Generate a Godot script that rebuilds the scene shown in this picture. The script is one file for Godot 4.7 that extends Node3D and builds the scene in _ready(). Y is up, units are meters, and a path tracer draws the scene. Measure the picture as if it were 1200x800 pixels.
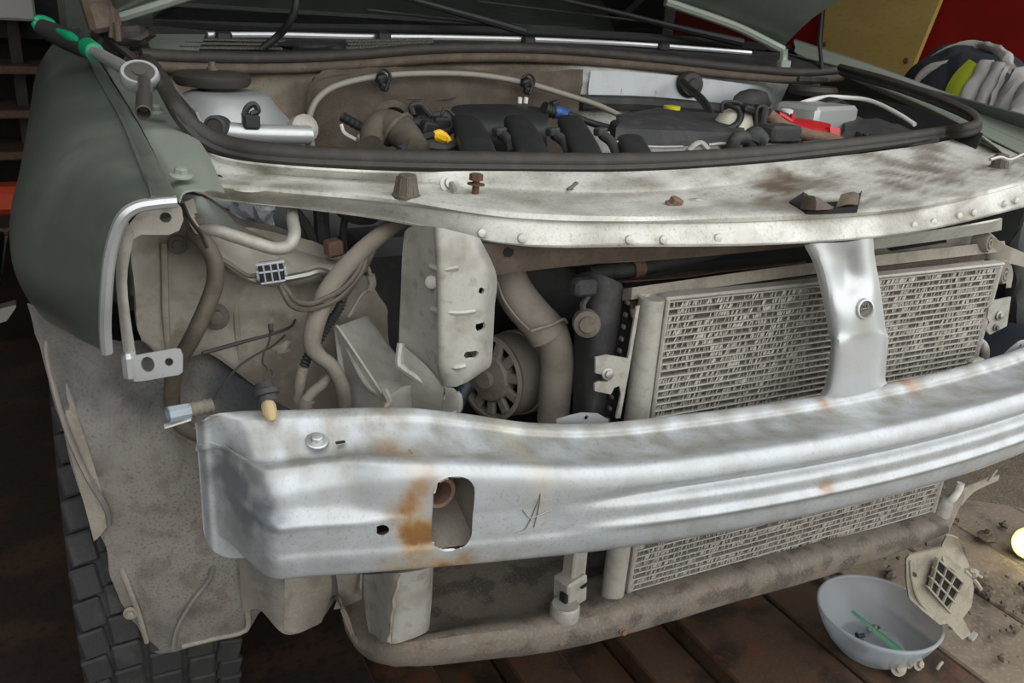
extends Node3D
# A silver-green car stripped down at the front, standing in a dim workshop by an open gate.

var m := {}
var car: Node3D

func V(x: float, y: float, z: float) -> Vector3:
	return Vector3(x, y, z)

# ---------------------------------------------------------------- shapes
class G:
	var t := PackedVector3Array()

	func tri(a: Vector3, b: Vector3, c: Vector3) -> void:
		t.push_back(a); t.push_back(b); t.push_back(c)

	func quad(a: Vector3, b: Vector3, c: Vector3, d: Vector3) -> void:
		tri(a, b, c); tri(a, c, d)

	func out(o: Vector3, a: Vector3, b: Vector3, c: Vector3) -> void:
		if (b - a).cross(c - a).dot((a + b + c) / 3.0 - o) < 0.0: tri(a, c, b)
		else: tri(a, b, c)

	# box with cut edges; bs columns are its axes
	func box(c: Vector3, s: Vector3, bs := Basis.IDENTITY, bev := 0.002) -> G:
		var h := s * 0.5
		bev = minf(bev, minf(h.x, minf(h.y, h.z)) * 0.8)
		var P := {}
		for sx in [-1, 1]:
			for sy in [-1, 1]:
				for sz in [-1, 1]:
					for k in 3:
						var q := Vector3(sx * h.x, sy * h.y, sz * h.z)
						for j in 3:
							if j != k: q[j] -= signf(q[j]) * bev
						P[[sx, sy, sz, k]] = c + bs * q
		for k in 3:
			var i := (k + 1) % 3
			var j := (k + 2) % 3
			for s1 in [-1, 1]:
				var q := []
				for ij in [[-1, -1], [1, -1], [1, 1], [-1, 1]]:
					var w := [0, 0, 0]
					w[k] = s1; w[i] = ij[0]; w[j] = ij[1]
					q.append(P[[w[0], w[1], w[2], k]])
				out(c, q[0], q[1], q[2]); out(c, q[0], q[2], q[3])
				for s2 in [-1, 1]:
					var e := []
					for s3 in [-1, 1]:
						var w := [0, 0, 0]
						w[k] = s3; w[i] = s1; w[j] = s2
						e.append(P[[w[0], w[1], w[2], i]]); e.append(P[[w[0], w[1], w[2], j]])
					out(c, e[0], e[1], e[2]); out(c, e[1], e[3], e[2])
		for sx in [-1, 1]:
			for sy in [-1, 1]:
				for sz in [-1, 1]:
					out(c, P[[sx, sy, sz, 0]], P[[sx, sy, sz, 1]], P[[sx, sy, sz, 2]])
		return self

	static func cr(p: Array, n: int) -> Array:
		if n <= 1 or p.size() < 3:
			if n <= 1 or p.size() < 2: return p
			var l := []
			for i in p.size() - 1:
				for k in n: l.append((p[i] as Vector3).lerp(p[i + 1], float(k) / n))
			l.append(p[-1])
			return l
		var o := []
		for i in p.size() - 1:
			var a: Vector3 = p[max(i - 1, 0)]
			var b: Vector3 = p[i]
			var c: Vector3 = p[i + 1]
			var d: Vector3 = p[min(i + 2, p.size() - 1)]
			if i == 0: a = b * 2.0 - c
			if i == p.size() - 2: d = c * 2.0 - b
			for k in n: o.append(b.cubic_interpolate(c, a, d, float(k) / n))
		o.append(p[-1])
		return o

	# curved plate through rows of points; holes: [axis, axis, centre, centre, half, half, corner radius]
	func sheet(rows: Array, nu := 4, nv := 4, th := 0.002, holes := []) -> G:
		var g := []
		for r in rows: g.append(cr(r, nu))
		var nc: int = g[0].size()
		var cols := []
		for j in nc:
			var c := []
			for r in g: c.append(r[j])
			cols.append(cr(c, nv))
		var nr: int = cols[0].size()
		var p := []
		for i in nr:
			var r := []
			for j in nc: r.append(cols[j][i])
			p.append(r)
		var inh := []
		for i in nr:
			var r := []; r.resize(nc); r.fill(false)
			inh.append(r)
		for h in holes:
			var step: float = 0.0
			for i in range(1, nr):
				for j in range(1, nc):
					var q: Vector3 = p[i][j]
					var d := Vector2(q[h[0]] - h[2], q[h[1]] - h[3])
					if absf(d.x) > h[4] + .02 or absf(d.y) > h[5] + .02: continue
					step = maxf(step, maxf((p[i][j] - p[i - 1][j]).length(), (p[i][j] - p[i][j - 1]).length()))
			for i in nr:
				for j in nc:
					var q: Vector3 = p[i][j]
					var d := Vector2(q[h[0]] - h[2], q[h[1]] - h[3])
					if absf(d.x) > h[4] + .001 or absf(d.y) > h[5] + .001: continue
					if h.size() > 7 and h[7].call(q) > 0.0: continue
					var e := d.abs() - Vector2(h[4] - h[6], h[5] - h[6])
					var f := Vector2(maxf(e.x, 0), maxf(e.y, 0))
					var sd: float = f.length() + minf(maxf(e.x, e.y), 0.0) - h[6]
					if sd > 0.0: continue
					inh[i][j] = true
					if sd > -step * 1.5:
						var gr := Vector2.ZERO
						if f.length() > 0.0001: gr = f.normalized()
						elif e.x > e.y: gr = Vector2(1, 0)
						else: gr = Vector2(0, 1)
						gr *= Vector2(signf(d.x), signf(d.y))
						q[h[0]] += gr.x * -sd
						q[h[1]] += gr.y * -sd
						p[i][j] = q
		var N := []
		for i in nr:
			var r := []
			for j in nc:
				var a: Vector3 = p[i][min(j + 1, nc - 1)] - p[i][max(j - 1, 0)]
				var b: Vector3 = p[min(i + 1, nr - 1)][j] - p[max(i - 1, 0)][j]
				r.append(a.cross(b).normalized() * -th)
			N.append(r)
		var cell := func(i, j) -> bool:
			if i < 0 or j < 0 or i >= nr - 1 or j >= nc - 1: return false
			return not (inh[i][j] and inh[i + 1][j] and inh[i][j + 1] and inh[i + 1][j + 1])
		for i in nr - 1:
			for j in nc - 1:
				if not cell.call(i, j): continue
				var a: Vector3 = p[i][j]; var b: Vector3 = p[i][j + 1]; var c: Vector3 = p[i + 1][j + 1]; var d: Vector3 = p[i + 1][j]
				quad(a, b, c, d)
				if th == 0.0: continue
				var a2: Vector3 = a + N[i][j]; var b2: Vector3 = b + N[i][j + 1]; var c2: Vector3 = c + N[i + 1][j + 1]; var d2: Vector3 = d + N[i + 1][j]
				quad(d2, c2, b2, a2)
				if not cell.call(i - 1, j): quad(b, a, a2, b2)
				if not cell.call(i + 1, j): quad(d, c, c2, d2)
				if not cell.call(i, j - 1): quad(a, d, d2, a2)
				if not cell.call(i, j + 1): quad(c, b, b2, c2)
		return self

	# tube along points; r a radius or a list of radii; rib: [pitch, depth]
	func tube(pts: Array, r, n := 8, sub := 5, rib := [], flat := 1.0) -> G:
		var p := cr(pts, sub)
		if rib:
			var L := 0.0
			for i in p.size() - 1: L += (p[i + 1] - p[i]).length()
			var k := int(L / rib[0]) * 2
			var cv := Curve3D.new()
			for q in p: cv.add_point(q)
			var p2 := []
			for i in k + 1: p2.append(cv.sample_baked(L * i / k))
			p = p2
		var u := Vector3.ZERO
		var prev := []
		for i in p.size():
			var d: Vector3 = (p[min(i + 1, p.size() - 1)] - p[max(i - 1, 0)]).normalized()
			if i == 0: u = d.cross(Vector3.UP if absf(d.y) < .9 else Vector3.RIGHT).normalized()
			else: u = (u - d * u.dot(d)).normalized()
			var w := d.cross(u)
			var rr: float
			if r is Array:
				var f: float = float(i) / (p.size() - 1) * (r.size() - 1)
				var q: int = mini(int(f), r.size() - 2)
				rr = lerpf(r[q], r[q + 1], f - q)
			else: rr = r
			if rib and i % 2: rr -= rib[1]
			var ring := []
			for k in n:
				var a := TAU * k / n
				ring.append(p[i] + (u * cos(a) + w * sin(a) * flat) * rr)
			if prev:
				for k in n: quad(prev[k], prev[(k + 1) % n], ring[(k + 1) % n], ring[k])
			else:
				for k in range(1, n - 1): tri(ring[0], ring[k + 1], ring[k])
			prev = ring
		for k in range(1, n - 1): tri(prev[0], prev[k], prev[k + 1])
		return self

	# turned shape: prof of [radius, height] along ax from o
	func lathe(o: Vector3, ax: Vector3, prof: Array, n := 20, sq := 1.0) -> G:
		ax = ax.normalized()
		var u := ax.cross(Vector3.UP if absf(ax.y) < .9 else Vector3.RIGHT).normalized()
		var w := ax.cross(u)
		for i in prof.size() - 1:
			for k in n:
				var q := []
				for e in [[i, k], [i, k + 1], [i + 1, k + 1], [i + 1, k]]:
					var a: float = TAU * e[1] / n
					q.append(o + ax * prof[e[0]][1] + (u * cos(a) + w * sin(a) * sq) * prof[e[0]][0])
				if prof[i][0] > 0.0: tri(q[0], q[1], q[2])
				if prof[i + 1][0] > 0.0: tri(q[0], q[2], q[3])
		return self

	# flat plate from an outline with holes [centre, rx, ry], given depth
	func plate(pts: Array, depth: Vector3, holes := []) -> G:
		var o: Vector3 = pts[0]
		var nn := Vector3.ZERO
		for i in pts.size():
			nn += (pts[i] - o).cross(pts[(i + 1) % pts.size()] - o)
		nn = nn.normalized()
		var ux: Vector3 = (pts[1] - pts[0]).normalized()
		var uy := nn.cross(ux)
		var hs := []
		for q in pts: hs.append((q - o).dot(nn))
		var poly := PackedVector2Array()
		for q in pts: poly.push_back(Vector2((q - o).dot(ux), (q - o).dot(uy)))
		var rings := []
		var cuts := []
		for h in holes:
			var c := Vector2((h[0] - o).dot(ux), (h[0] - o).dot(uy))
			var ring := PackedVector2Array()
			for k in 16: ring.push_back(c + Vector2(cos(TAU * k / 16) * h[1], sin(TAU * k / 16) * h[2]))
			rings.append(ring); cuts.append(c.x)
		cuts.sort()
		cuts.append(1e3)
		var from := -1e3
		for cx in cuts:
			var strip := PackedVector2Array([Vector2(from, -1e3), Vector2(cx, -1e3), Vector2(cx, 1e3), Vector2(from, 1e3)])
			from = cx
			var ps: Array = Geometry2D.intersect_polygons(poly, strip)
			for ring in rings:
				var nx := []
				for q in ps:
					for z in Geometry2D.clip_polygons(q, ring):
						if not Geometry2D.is_polygon_clockwise(z) or ps.size() > 0: nx.append(z)
				ps = nx
			for q in ps:
				var ix := Geometry2D.triangulate_polygon(q)
				for i in range(0, ix.size(), 3):
					var w := []
					for k in 3: w.append(o + ux * q[ix[i + k]].x + uy * q[ix[i + k]].y)
					if (w[1] - w[0]).cross(w[2] - w[0]).dot(depth) > 0.0: w.reverse()
					tri(w[0], w[1], w[2])
					tri(w[2] + depth, w[1] + depth, w[0] + depth)
		rings.append(poly)
		for ri in rings.size():
			var q: PackedVector2Array = rings[ri]
			for i in q.size():
				var a := o + ux * q[i].x + uy * q[i].y
				var k := (i + 1) % q.size()
				var b := o + ux * q[k].x + uy * q[k].y
				if (nn.dot(depth) < 0.0) != (ri < rings.size() - 1): quad(b, a, a + depth, b + depth)
				else: quad(a, b, b + depth, a + depth)
		return self

	# skin over closed rings of equal size
	func loft(rings: Array, caps := true) -> G:
		var n: int = rings[0].size()
		for i in rings.size() - 1:
			for k in n: quad(rings[i][k], rings[i][(k + 1) % n], rings[i + 1][(k + 1) % n], rings[i + 1][k])
		if caps:
			for e in [0, rings.size() - 1]:
				var c := Vector3.ZERO
				for q in rings[e]: c += q / n
				for k in n:
					if e == 0: tri(c, rings[e][(k + 1) % n], rings[e][k])
					else: tri(c, rings[e][k], rings[e][(k + 1) % n])
		return self

	func blob(c: Vector3, s: Vector3, sd := 1, rough := 0.2, nu := 12, nv := 8) -> G:
		var ns := FastNoiseLite.new()
		ns.seed = sd; ns.frequency = 1.1
		var pt := func(i, j) -> Vector3:
			var th: float = PI * i / nv
			var ph: float = TAU * (j % nu) / nu
			var d := Vector3(sin(th) * cos(ph), cos(th), sin(th) * sin(ph))
			return c + d * s * (1.0 + rough * 1.6 * ns.get_noise_3dv(d))
		for i in nv:
			for j in nu: quad(pt.call(i, j), pt.call(i, j + 1), pt.call(i + 1, j + 1), pt.call(i + 1, j))
		return self

	func bolt(p: Vector3, ax: Vector3, r: float, washer := 1.7) -> G:
		lathe(p, ax, [[0.0, 0.0], [r * washer, 0.0], [r * washer, r * .25], [r * washer * .8, r * .45], [0.0, r * .45]], 16)
		lathe(p, ax, [[0.0, r * .3], [r, r * .3], [r, r * 1.2], [r * .8, r * 1.35], [0.0, r * 1.35]], 6)
		return self

	func jiggle(amp: float, freq: float, sd := 3) -> G:
		var ns := FastNoiseLite.new()
		ns.seed = sd; ns.frequency = freq
		for i in t.size():
			var q := t[i]
			t[i] = q + Vector3(ns.get_noise_3dv(q), ns.get_noise_3dv(q + Vector3(7, 3, 1)), ns.get_noise_3dv(q + Vector3(1, 9, 5))) * amp
		return self

	func mesh(off := Vector3.ZERO, crease := 42.0, tint = null) -> ArrayMesh:
		var fn := PackedVector3Array()
		var at := {}
		var keys := []
		for f in t.size() / 3:
			var a := t[f * 3]; var b := t[f * 3 + 1]; var c := t[f * 3 + 2]
			fn.push_back((b - a).cross(c - a))
			for k in 3:
				var key := Vector3i((t[f * 3 + k] * 20000.0).round())
				keys.append(key)
				if at.has(key): at[key].append(f)
				else: at[key] = [f]
		var v := PackedVector3Array(); var n := PackedVector3Array(); var cl := PackedColorArray()
		var cc := cos(deg_to_rad(crease))
		for f in fn.size():
			if fn[f].length_squared() < 1e-20: continue
			var me := fn[f].normalized()
			for k in [0, 2, 1]:
				var s := Vector3.ZERO
				for o in at[keys[f * 3 + k]]:
					var q: Vector3 = fn[o]
					if q.dot(me) > cc * q.length(): s += q
				v.push_back(t[f * 3 + k] - off)
				n.push_back(s.normalized() if s.length_squared() > 0.0 else me)
				if tint: cl.push_back(tint.call(t[f * 3 + k], me))
		var ar := []
		ar.resize(Mesh.ARRAY_MAX)
		ar[Mesh.ARRAY_VERTEX] = v
		ar[Mesh.ARRAY_NORMAL] = n
		if tint: ar[Mesh.ARRAY_COLOR] = cl
		var am := ArrayMesh.new()
		if v.size() > 0: am.add_surface_from_arrays(Mesh.PRIMITIVE_TRIANGLES, ar)
		return am

# ---------------------------------------------------------------- nodes
func origin(n: Node3D) -> Vector3:
	var o := Vector3.ZERO
	while n != self and n != null:
		o += n.position
		n = n.get_parent() as Node3D
	return o

func add(parent: Node3D, called: String, g: G, mat, label := "", tint = null) -> MeshInstance3D:
	var o := MeshInstance3D.new()
	o.name = called
	parent.add_child(o, true)
	o.mesh = g.mesh(origin(parent), 42.0, tint)
	o.material_override = m[mat] if mat is String else mat
	if label: o.set_meta("label", label)
	return o

# the separate pieces of g, each a part of its own
func add_each(parent: Node3D, called: String, g: G, mat, label := "") -> MeshInstance3D:
	var of := {}
	var up := []
	for f in g.t.size() / 3:
		up.append(f)
		for k in 3:
			var key := Vector3i((g.t[f * 3 + k] * 20000.0).round())
			if not of.has(key):
				of[key] = f
				continue
			var a: int = of[key]
			while up[a] != a: a = up[a]
			var b: int = f
			while up[b] != b: b = up[b]
			up[b] = a
	var sets := {}
	for f in up.size():
		var a: int = f
		while up[a] != a: a = up[a]
		if not sets.has(a): sets[a] = G.new()
		for k in 3: sets[a].t.push_back(g.t[f * 3 + k])
	var first: MeshInstance3D = null
	for a in sets:
		var o := add(parent, called, sets[a], mat, label)
		if first == null: first = o
	return first

func tag(o: Node3D, label: String, category: String, group := "", kind := "") -> Node3D:
	if label: o.set_meta("label", label)
	if category: o.set_meta("category", category)
	if group: o.set_meta("group", group)
	if kind: o.set_meta("kind", kind)
	return o

func thing(called: String, label: String, category: String, base: Vector3, group := "") -> Node3D:
	var o := Node3D.new()
	o.name = called
	o.position = base
	add_child(o, true)
	return tag(o, label, category, group)

# a thing that is one mesh: its origin goes under its lowest point
func lone(called: String, g: G, mat, label: String, category: String, group := "", kind := "", tint = null) -> MeshInstance3D:
	var bb := AABB(g.t[0], Vector3.ZERO)
	for q in g.t: bb = bb.expand(q)
	var o := MeshInstance3D.new()
	o.name = called
	o.position = Vector3(bb.get_center().x, bb.position.y, bb.get_center().z)
	add_child(o, true)
	o.mesh = g.mesh(o.position, 42.0, tint)
	o.material_override = m[mat] if mat is String else mat
	tag(o, label, category, group, kind)
	return o

func setting(called: String, g: G, mat) -> MeshInstance3D:
	var o := add(self, called, g, mat)
	o.set_meta("kind", "structure")
	return o

# ---------------------------------------------------------------- materials
func noise(freq: float, octaves: int, sd: int, kind := FastNoiseLite.TYPE_SIMPLEX_SMOOTH) -> FastNoiseLite:
	var n := FastNoiseLite.new()
	n.noise_type = kind
	n.frequency = freq
	n.fractal_octaves = octaves
	n.seed = sd
	return n

# base colour with layers of [cells per tile, octaves, low, high, colour, amount]
func picture(size: int, base: Color, layers: Array, sd := 1, stretch := Vector2.ONE) -> ImageTexture:
	var im := Image.create(size, size, false, Image.FORMAT_RGB8)
	var ims := []
	for l in layers:
		sd += 1
		var n := noise(float(l[0]) / size, l[1], sd)
		var src := n.get_seamless_image(int(size * stretch.x), int(size * stretch.y), false, false, 0.15)
		src.resize(size, size)
		src.convert(Image.FORMAT_L8)
		ims.append(src.get_data())
	var data := PackedByteArray()
	data.resize(size * size * 3)
	for i in size * size:
		var r := base.r; var g := base.g; var b := base.b
		for k in layers.size():
			var l: Array = layers[k]
			var x: float = smoothstep(l[2], l[3], ims[k][i] / 255.0) * l[5]
			r += (l[4].r - r) * x; g += (l[4].g - g) * x; b += (l[4].b - b) * x
		data[i * 3] = clampi(int(r * 255.0), 0, 255); data[i * 3 + 1] = clampi(int(g * 255.0), 0, 255); data[i * 3 + 2] = clampi(int(b * 255.0), 0, 255)
	im.set_data(size, size, false, Image.FORMAT_RGB8, data)
	return ImageTexture.create_from_image(im)

func C(h: int) -> Color:
	return Color8((h >> 16) & 255, (h >> 8) & 255, h & 255)

func plain(called: String, c: Color, rough := 0.6, metal := 0.0) -> StandardMaterial3D:
	var s := StandardMaterial3D.new()
	s.resource_name = called
	s.albedo_color = c
	s.roughness = rough
	s.metallic = metal
	m[called] = s
	return s

# tile in metres
func grime(called: String, base: Color, layers: Array, rough := 0.7, metal := 0.0, tile := 0.4, bump := 0.0, size := 512, stretch := Vector2.ONE) -> StandardMaterial3D:
	var s := plain(called, Color.WHITE, rough, metal)
	s.albedo_texture = picture(size, base, layers, called.hash() % 1000, stretch)
	s.uv1_triplanar = true
	s.uv1_world_triplanar = true
	s.uv1_scale = Vector3.ONE / tile
	if bump > 0.0:
		s.heightmap_enabled = true
		s.heightmap_texture = bumps
		s.heightmap_scale = bump
	return s
var bumps: ImageTexture

# ---------------------------------------------------------------- the scene
func _ready() -> void:
	lights_and_camera()
	materials()
	workshop()
	car = thing("car", "silver-green car with its front bumper, headlights and grille taken off", "car", Vector3.ZERO)
	fender_and_arch()
	slam_panel_and_seal()
	bumper()
	cooling()
	right_corner()
	lower_front()
	front_corner()
	engine_bay()
	cowl_and_hood()
	loose_things()
	background_things()

func lights_and_camera() -> void:
	var cam := Camera3D.new()
	cam.name = "camera"
	add_child(cam)
	cam.fov = 43.056
	cam.near = 0.02
	cam.transform = Transform3D(Basis(V(0.89213, 0.06380, 0.44725), V(0.10610, 0.93270, -0.34470), V(-0.43914, 0.35497, 0.82532)).orthonormalized(), V(-0.86, 1.0, 0.65))
	var we := WorldEnvironment.new()
	we.name = "environment"
	var e := Environment.new()
	var sky := Sky.new()
	var sm := ProceduralSkyMaterial.new()
	sm.sky_top_color = C(0xe6e8ea)
	sm.sky_horizon_color = C(0xe6e8e6)
	sm.ground_horizon_color = C(0x8a8a80)
	sm.ground_bottom_color = C(0x6a675f)
	sm.sun_angle_max = 1.0
	sm.sky_energy_multiplier = 1.0
	sky.sky_material = sm
	e.background_mode = Environment.BG_SKY
	e.sky = sky
	e.ambient_light_source = Environment.AMBIENT_SOURCE_SKY
	e.tonemap_mode = Environment.TONE_MAPPER_LINEAR
	e.tonemap_exposure = 3.0
	e.sdfgi_enabled = true
	e.ssao_enabled = true
	e.ssil_enabled = true
	we.environment = e
	add_child(we)

func materials() -> void:
	bumps = picture(512, Color.BLACK, [[60, 3, .2, .9, Color.WHITE, .6], [160, 2, .3, .9, Color.WHITE, .5]], 5)
	grime("paint", C(0x636a62), [[3, 5, .42, .8, C(0x82857a), .6], [11, 5, .5, .85, C(0x565c55), .45], [40, 4, .55, .9, C(0x5a5e56), .4]], 0.33, 0.3, 0.7)
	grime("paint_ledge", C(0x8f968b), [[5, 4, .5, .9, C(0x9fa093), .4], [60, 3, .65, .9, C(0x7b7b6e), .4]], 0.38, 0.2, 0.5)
	grime("panel", C(0xb9b8ae), [[6, 4, .5, .8, C(0x9c988c), .5], [30, 4, .6, .85, C(0x8a8172), .5], [120, 3, .7, .95, C(0x5b5348), .5]], 0.5, 0.25, 0.5, 0.0)
	grime("silver", C(0xb9bbbb), [[4, 4, .5, .9, C(0xa6a69f), .5], [90, 3, .75, .97, C(0x77746c), .5]], 0.34, 0.55, 0.5)
	grime("silver_dirty", C(0xa9a79f), [[5, 5, .45, .8, C(0x8b857a), .65], [14, 5, .6, .85, C(0x756c5f), .45], [170, 2, .7, .95, C(0x6a6154), .4]], 0.48, 0.3, 0.4, 0.015)
	grime("alu", C(0xa39f96), [[12, 4, .5, .8, C(0x8c877c), .6], [150, 3, .55, .9, C(0x777166), .5]], 0.55, 0.25, 0.3, 0.03)
	grime("dust", C(0x8a8276), [[6, 5, .4, .8, C(0x6e675d), .7], [30, 4, .55, .8, C(0x9a9183), .5], [120, 3, .6, .9, C(0x5a534a), .5]], 0.9, 0.0, 0.35, 0.05)
	grime("apron", C(0xa09a8e), [[4, 5, .42, .72, C(0x7c7466), .8], [9, 5, .62, .85, C(0x6b6253), .6], [20, 4, .6, .85, C(0xada79a), .5], [150, 3, .66, .95, C(0x6e6659), .5]], 0.75, 0.05, 0.5, 0.03)
	grime("liner", C(0x79726a), [[4, 5, .5, .85, C(0x4a4b4c), .8], [16, 4, .55, .8, C(0x8b8479), .6], [150, 3, .5, .9, C(0x5c5750), .45]], 0.9, 0.0, 0.5, 0.05)
	grime("liner_dark", C(0x3f4246), [[6, 5, .45, .75, C(0x6e685e), .7], [40, 4, .6, .8, C(0x87827a), .4]], 0.75, 0.0, 0.4, 0.03)
	grime("hose", C(0x7c7469), [[8, 4, .4, .8, C(0x686056), .6], [60, 3, .6, .9, C(0x8c8478), .5]], 0.9, 0.0, 0.3, 0.03)
	grime("brown_hose", C(0x5a5246), [[8, 4, .4, .8, C(0x3d372f), .6], [60, 3, .6, .9, C(0x7a7062), .5]], 0.65, 0.0, 0.3)
	grime("brown", C(0x55493e), [[6, 4, .4, .8, C(0x6d6052), .6], [50, 3, .6, .9, C(0x3c332b), .6]], 0.8, 0.1, 0.35, 0.03)
	grime("firewall", C(0x8d8373), [[5, 5, .45, .75, C(0x6a5c4b), .7], [50, 4, .55, .85, C(0x4e4338), .6]], 0.75, 0.1, 0.4, 0.02)
	grime("insulation", C(0x4a4137), [[6, 5, .4, .8, C(0x5e5447), .7], [90, 3, .55, .85, C(0x7a6d5c), .5]], 0.95, 0.0, 0.35, 0.08)
	grime("black", C(0x1e1e1f), [[8, 4, .5, .85, C(0x34322f), .6], [80, 3, .6, .9, C(0x45413b), .4]], 0.55, 0.0, 0.3)
	grime("black_dusty", C(0x2a2a2b), [[5, 4, .45, .8, C(0x46443f), .7], [60, 3, .6, .9, C(0x5c574f), .5]], 0.7, 0.0, 0.3)
	grime("seal", C(0x2c2824), [[6, 4, .5, .8, C(0x453d34), .6], [70, 3, .6, .9, C(0x5b5044), .4]], 0.65, 0.0, 0.3)
	grime("rubber", C(0x242424), [[6, 4, .5, .8, C(0x3c3a37), .6], [90, 3, .55, .9, C(0x4e4b46), .4]], 0.8, 0.0, 0.3, 0.02)
	grime("cross", C(0x746b60), [[5, 5, .45, .75, C(0x46413b), .7], [7, 5, .66, .85, C(0x7f5c40), .55], [60, 4, .5, .85, C(0x948b7e), .5]], 0.85, 0.1, 0.35, 0.05)
	grime("rust", C(0x6d5547), [[12, 4, .4, .8, C(0x8a6c58), .6], [60, 3, .5, .9, C(0x4e3c33), .6]], 0.85, 0.1, 0.3, 0.04)
	grime("wood_dark", C(0x2b221c), [[4, 5, .45, .8, C(0x4a3426), .6], [40, 4, .55, .85, C(0x17120f), .7]], 0.6, 0.0, 1.0, 0.08, 512, Vector2(1, 1))
	grime("wood_red", C(0x483729), [[5, 5, .45, .8, C(0x221913), .75], [9, 5, .62, .8, C(0x57311f), .6], [70, 4, .55, .85, C(0x5c4a3a), .5]], 0.55, 0.0, 0.8, 0.06)
	grime("wood_grey", C(0x786b5b), [[5, 5, .45, .8, C(0x584c3f), .7], [60, 4, .55, .85, C(0x9c9080), .5]], 0.85, 0.0, 0.8, 0.06)
	grime("earth", C(0x5f5547), [[6, 5, .45, .8, C(0x4f463b), .7], [60, 4, .5, .85, C(0x8b7f6e), .6], [180, 2, .6, .9, C(0x3d362e), .6]], 0.95, 0.0, 0.6, 0.2)
	grime("ply", C(0xb59a58), [[4, 4, .4, .8, C(0xc4a868), .6], [50, 4, .55, .9, C(0x9c8248), .4]], 0.7, 0.0, 1.0, 0.0, 512, Vector2(0.4, 1.0))
	grime("red_wall", C(0x8a140c), [[3, 4, .4, .8, C(0x7a120b), .6]], 0.55, 0.0, 1.5)
	grime("dark_wall", C(0x2c2824), [[3, 4, .4, .8, C(0x3a342d), .6]], 0.9, 0.0, 1.5)
	grime("ceiling", C(0x6e6a62), [[3, 4, .4, .8, C(0x5c5850), .6]], 0.9, 0.0, 1.5)
	grime("mud_plastic", C(0x9c9484), [[6, 4, .45, .8, C(0x7f7767), .6], [70, 3, .55, .9, C(0x5e5749), .5]], 0.9, 0.0, 0.3, 0.04)
	plain("dark", C(0x0c0b0b), 0.8)
	grime("bare", C(0x9fa2a2), [[6, 4, .5, .9, C(0x8d8f8e), .5], [90, 3, .7, .95, C(0x7c786f), .5]], 0.45, 0.25, 0.4)
	plain("chrome", C(0xd8d8d8), 0.22, 0.6)
	plain("steel", C(0x8d8b86), 0.35, 0.8)
	plain("zinc", C(0xa9a7a0), 0.4, 0.6)
	plain("dark_steel", C(0x57534e), 0.42, 0.4)
	plain("grille_grey", C(0x5a5750), 0.7)
	plain("rusty_bolt", C(0x5a4030), 0.8, 0.3)
	plain("green_grip", C(0x0f8a5c), 0.45)
	plain("dark_grip", C(0x2b2b2c), 0.6)
	plain("green_tool", C(0x0a6a42), 0.4)
	plain("yellow", C(0xe0b010), 0.4)
	plain("yellow_cap", C(0xc8c020), 0.5)
	plain("lamp_rim", C(0xc8c690), 0.5)
	plain("red", C(0xb01c22), 0.4)
	plain("blue", C(0x2a4c86), 0.45)
	plain("pale_blue", C(0xa2adb4), 0.4)
	plain("plug_grey", C(0x6c7a86), 0.4)
	plain("white_plastic", C(0xcfccc4), 0.5)
	plain("orange", C(0xc0401c), 0.6)
	grime("cloth_grey", C(0x9a9692), [[6, 4, .4, .8, C(0x8c8884), .6], [120, 2, .5, .9, C(0xaaa6a2), .5]], 0.95, 0.0, 0.3, 0.03)
	grime("cloth_dark", C(0x22242b), [[6, 4, .4, .8, C(0x2c2e36), .6], [120, 2, .5, .9, C(0x34363c), .5]], 0.95, 0.0, 0.3, 0.03)
	plain("cloth_lime", C(0xb6c22c), 0.9)
	plain("cable_grey", C(0x8a857a), 0.6)
	plain("wire", C(0x2e2a27), 0.7)
	plain("reservoir", C(0xc9c4ae), 0.4)
	plain("battery_top", C(0xb8bab6), 0.35, 0.5)
	plain("lavender", C(0xa9aab0), 0.45, 0.3)
	plain("fin", C(0xaca69b), 0.5, 0.3)
	plain("navy", C(0x1d2a36), 0.5)
	var gl := plain("glass", Color(0.03, 0.05, 0.05, 0.25), 0.02)
	gl.transparency = BaseMaterial3D.TRANSPARENCY_ALPHA
	var bw := plain("bowl", Color(0.74, 0.77, 0.79, 0.38), 0.3)
	bw.transparency = BaseMaterial3D.TRANSPARENCY_ALPHA
	var am := plain("amber", C(0xe6cc9c), 0.12)
	am.refraction_enabled = true
	am.refraction_scale = 0.05
	am.albedo_color.a = 0.35
	var vt := grime("tinted", C(0xffffff), [[8, 4, .5, .9, C(0xdcdcda), .5], [60, 3, .62, .9, C(0xc4c0ba), .6], [150, 2, .75, .95, C(0x8c867e), .6]], 0.42, 0.35, 0.4)
	vt.vertex_color_use_as_albedo = true
	var vp := grime("tinted_panel", C(0xffffff), [[7, 4, .5, .9, C(0xd8d4cc), .6], [50, 3, .6, .9, C(0xb8b0a4), .6], [140, 2, .72, .95, C(0x6e655a), .7]], 0.5, 0.15, 0.4)
	vp.vertex_color_use_as_albedo = true
	var vl := grime("tinted_dust", C(0xffffff), [[9, 4, .45, .85, C(0xc4bcb0), .6], [80, 3, .55, .9, C(0x9c9284), .7]], 0.8, 0.0, 0.35, 0.04)
	vl.vertex_color_use_as_albedo = true

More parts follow.
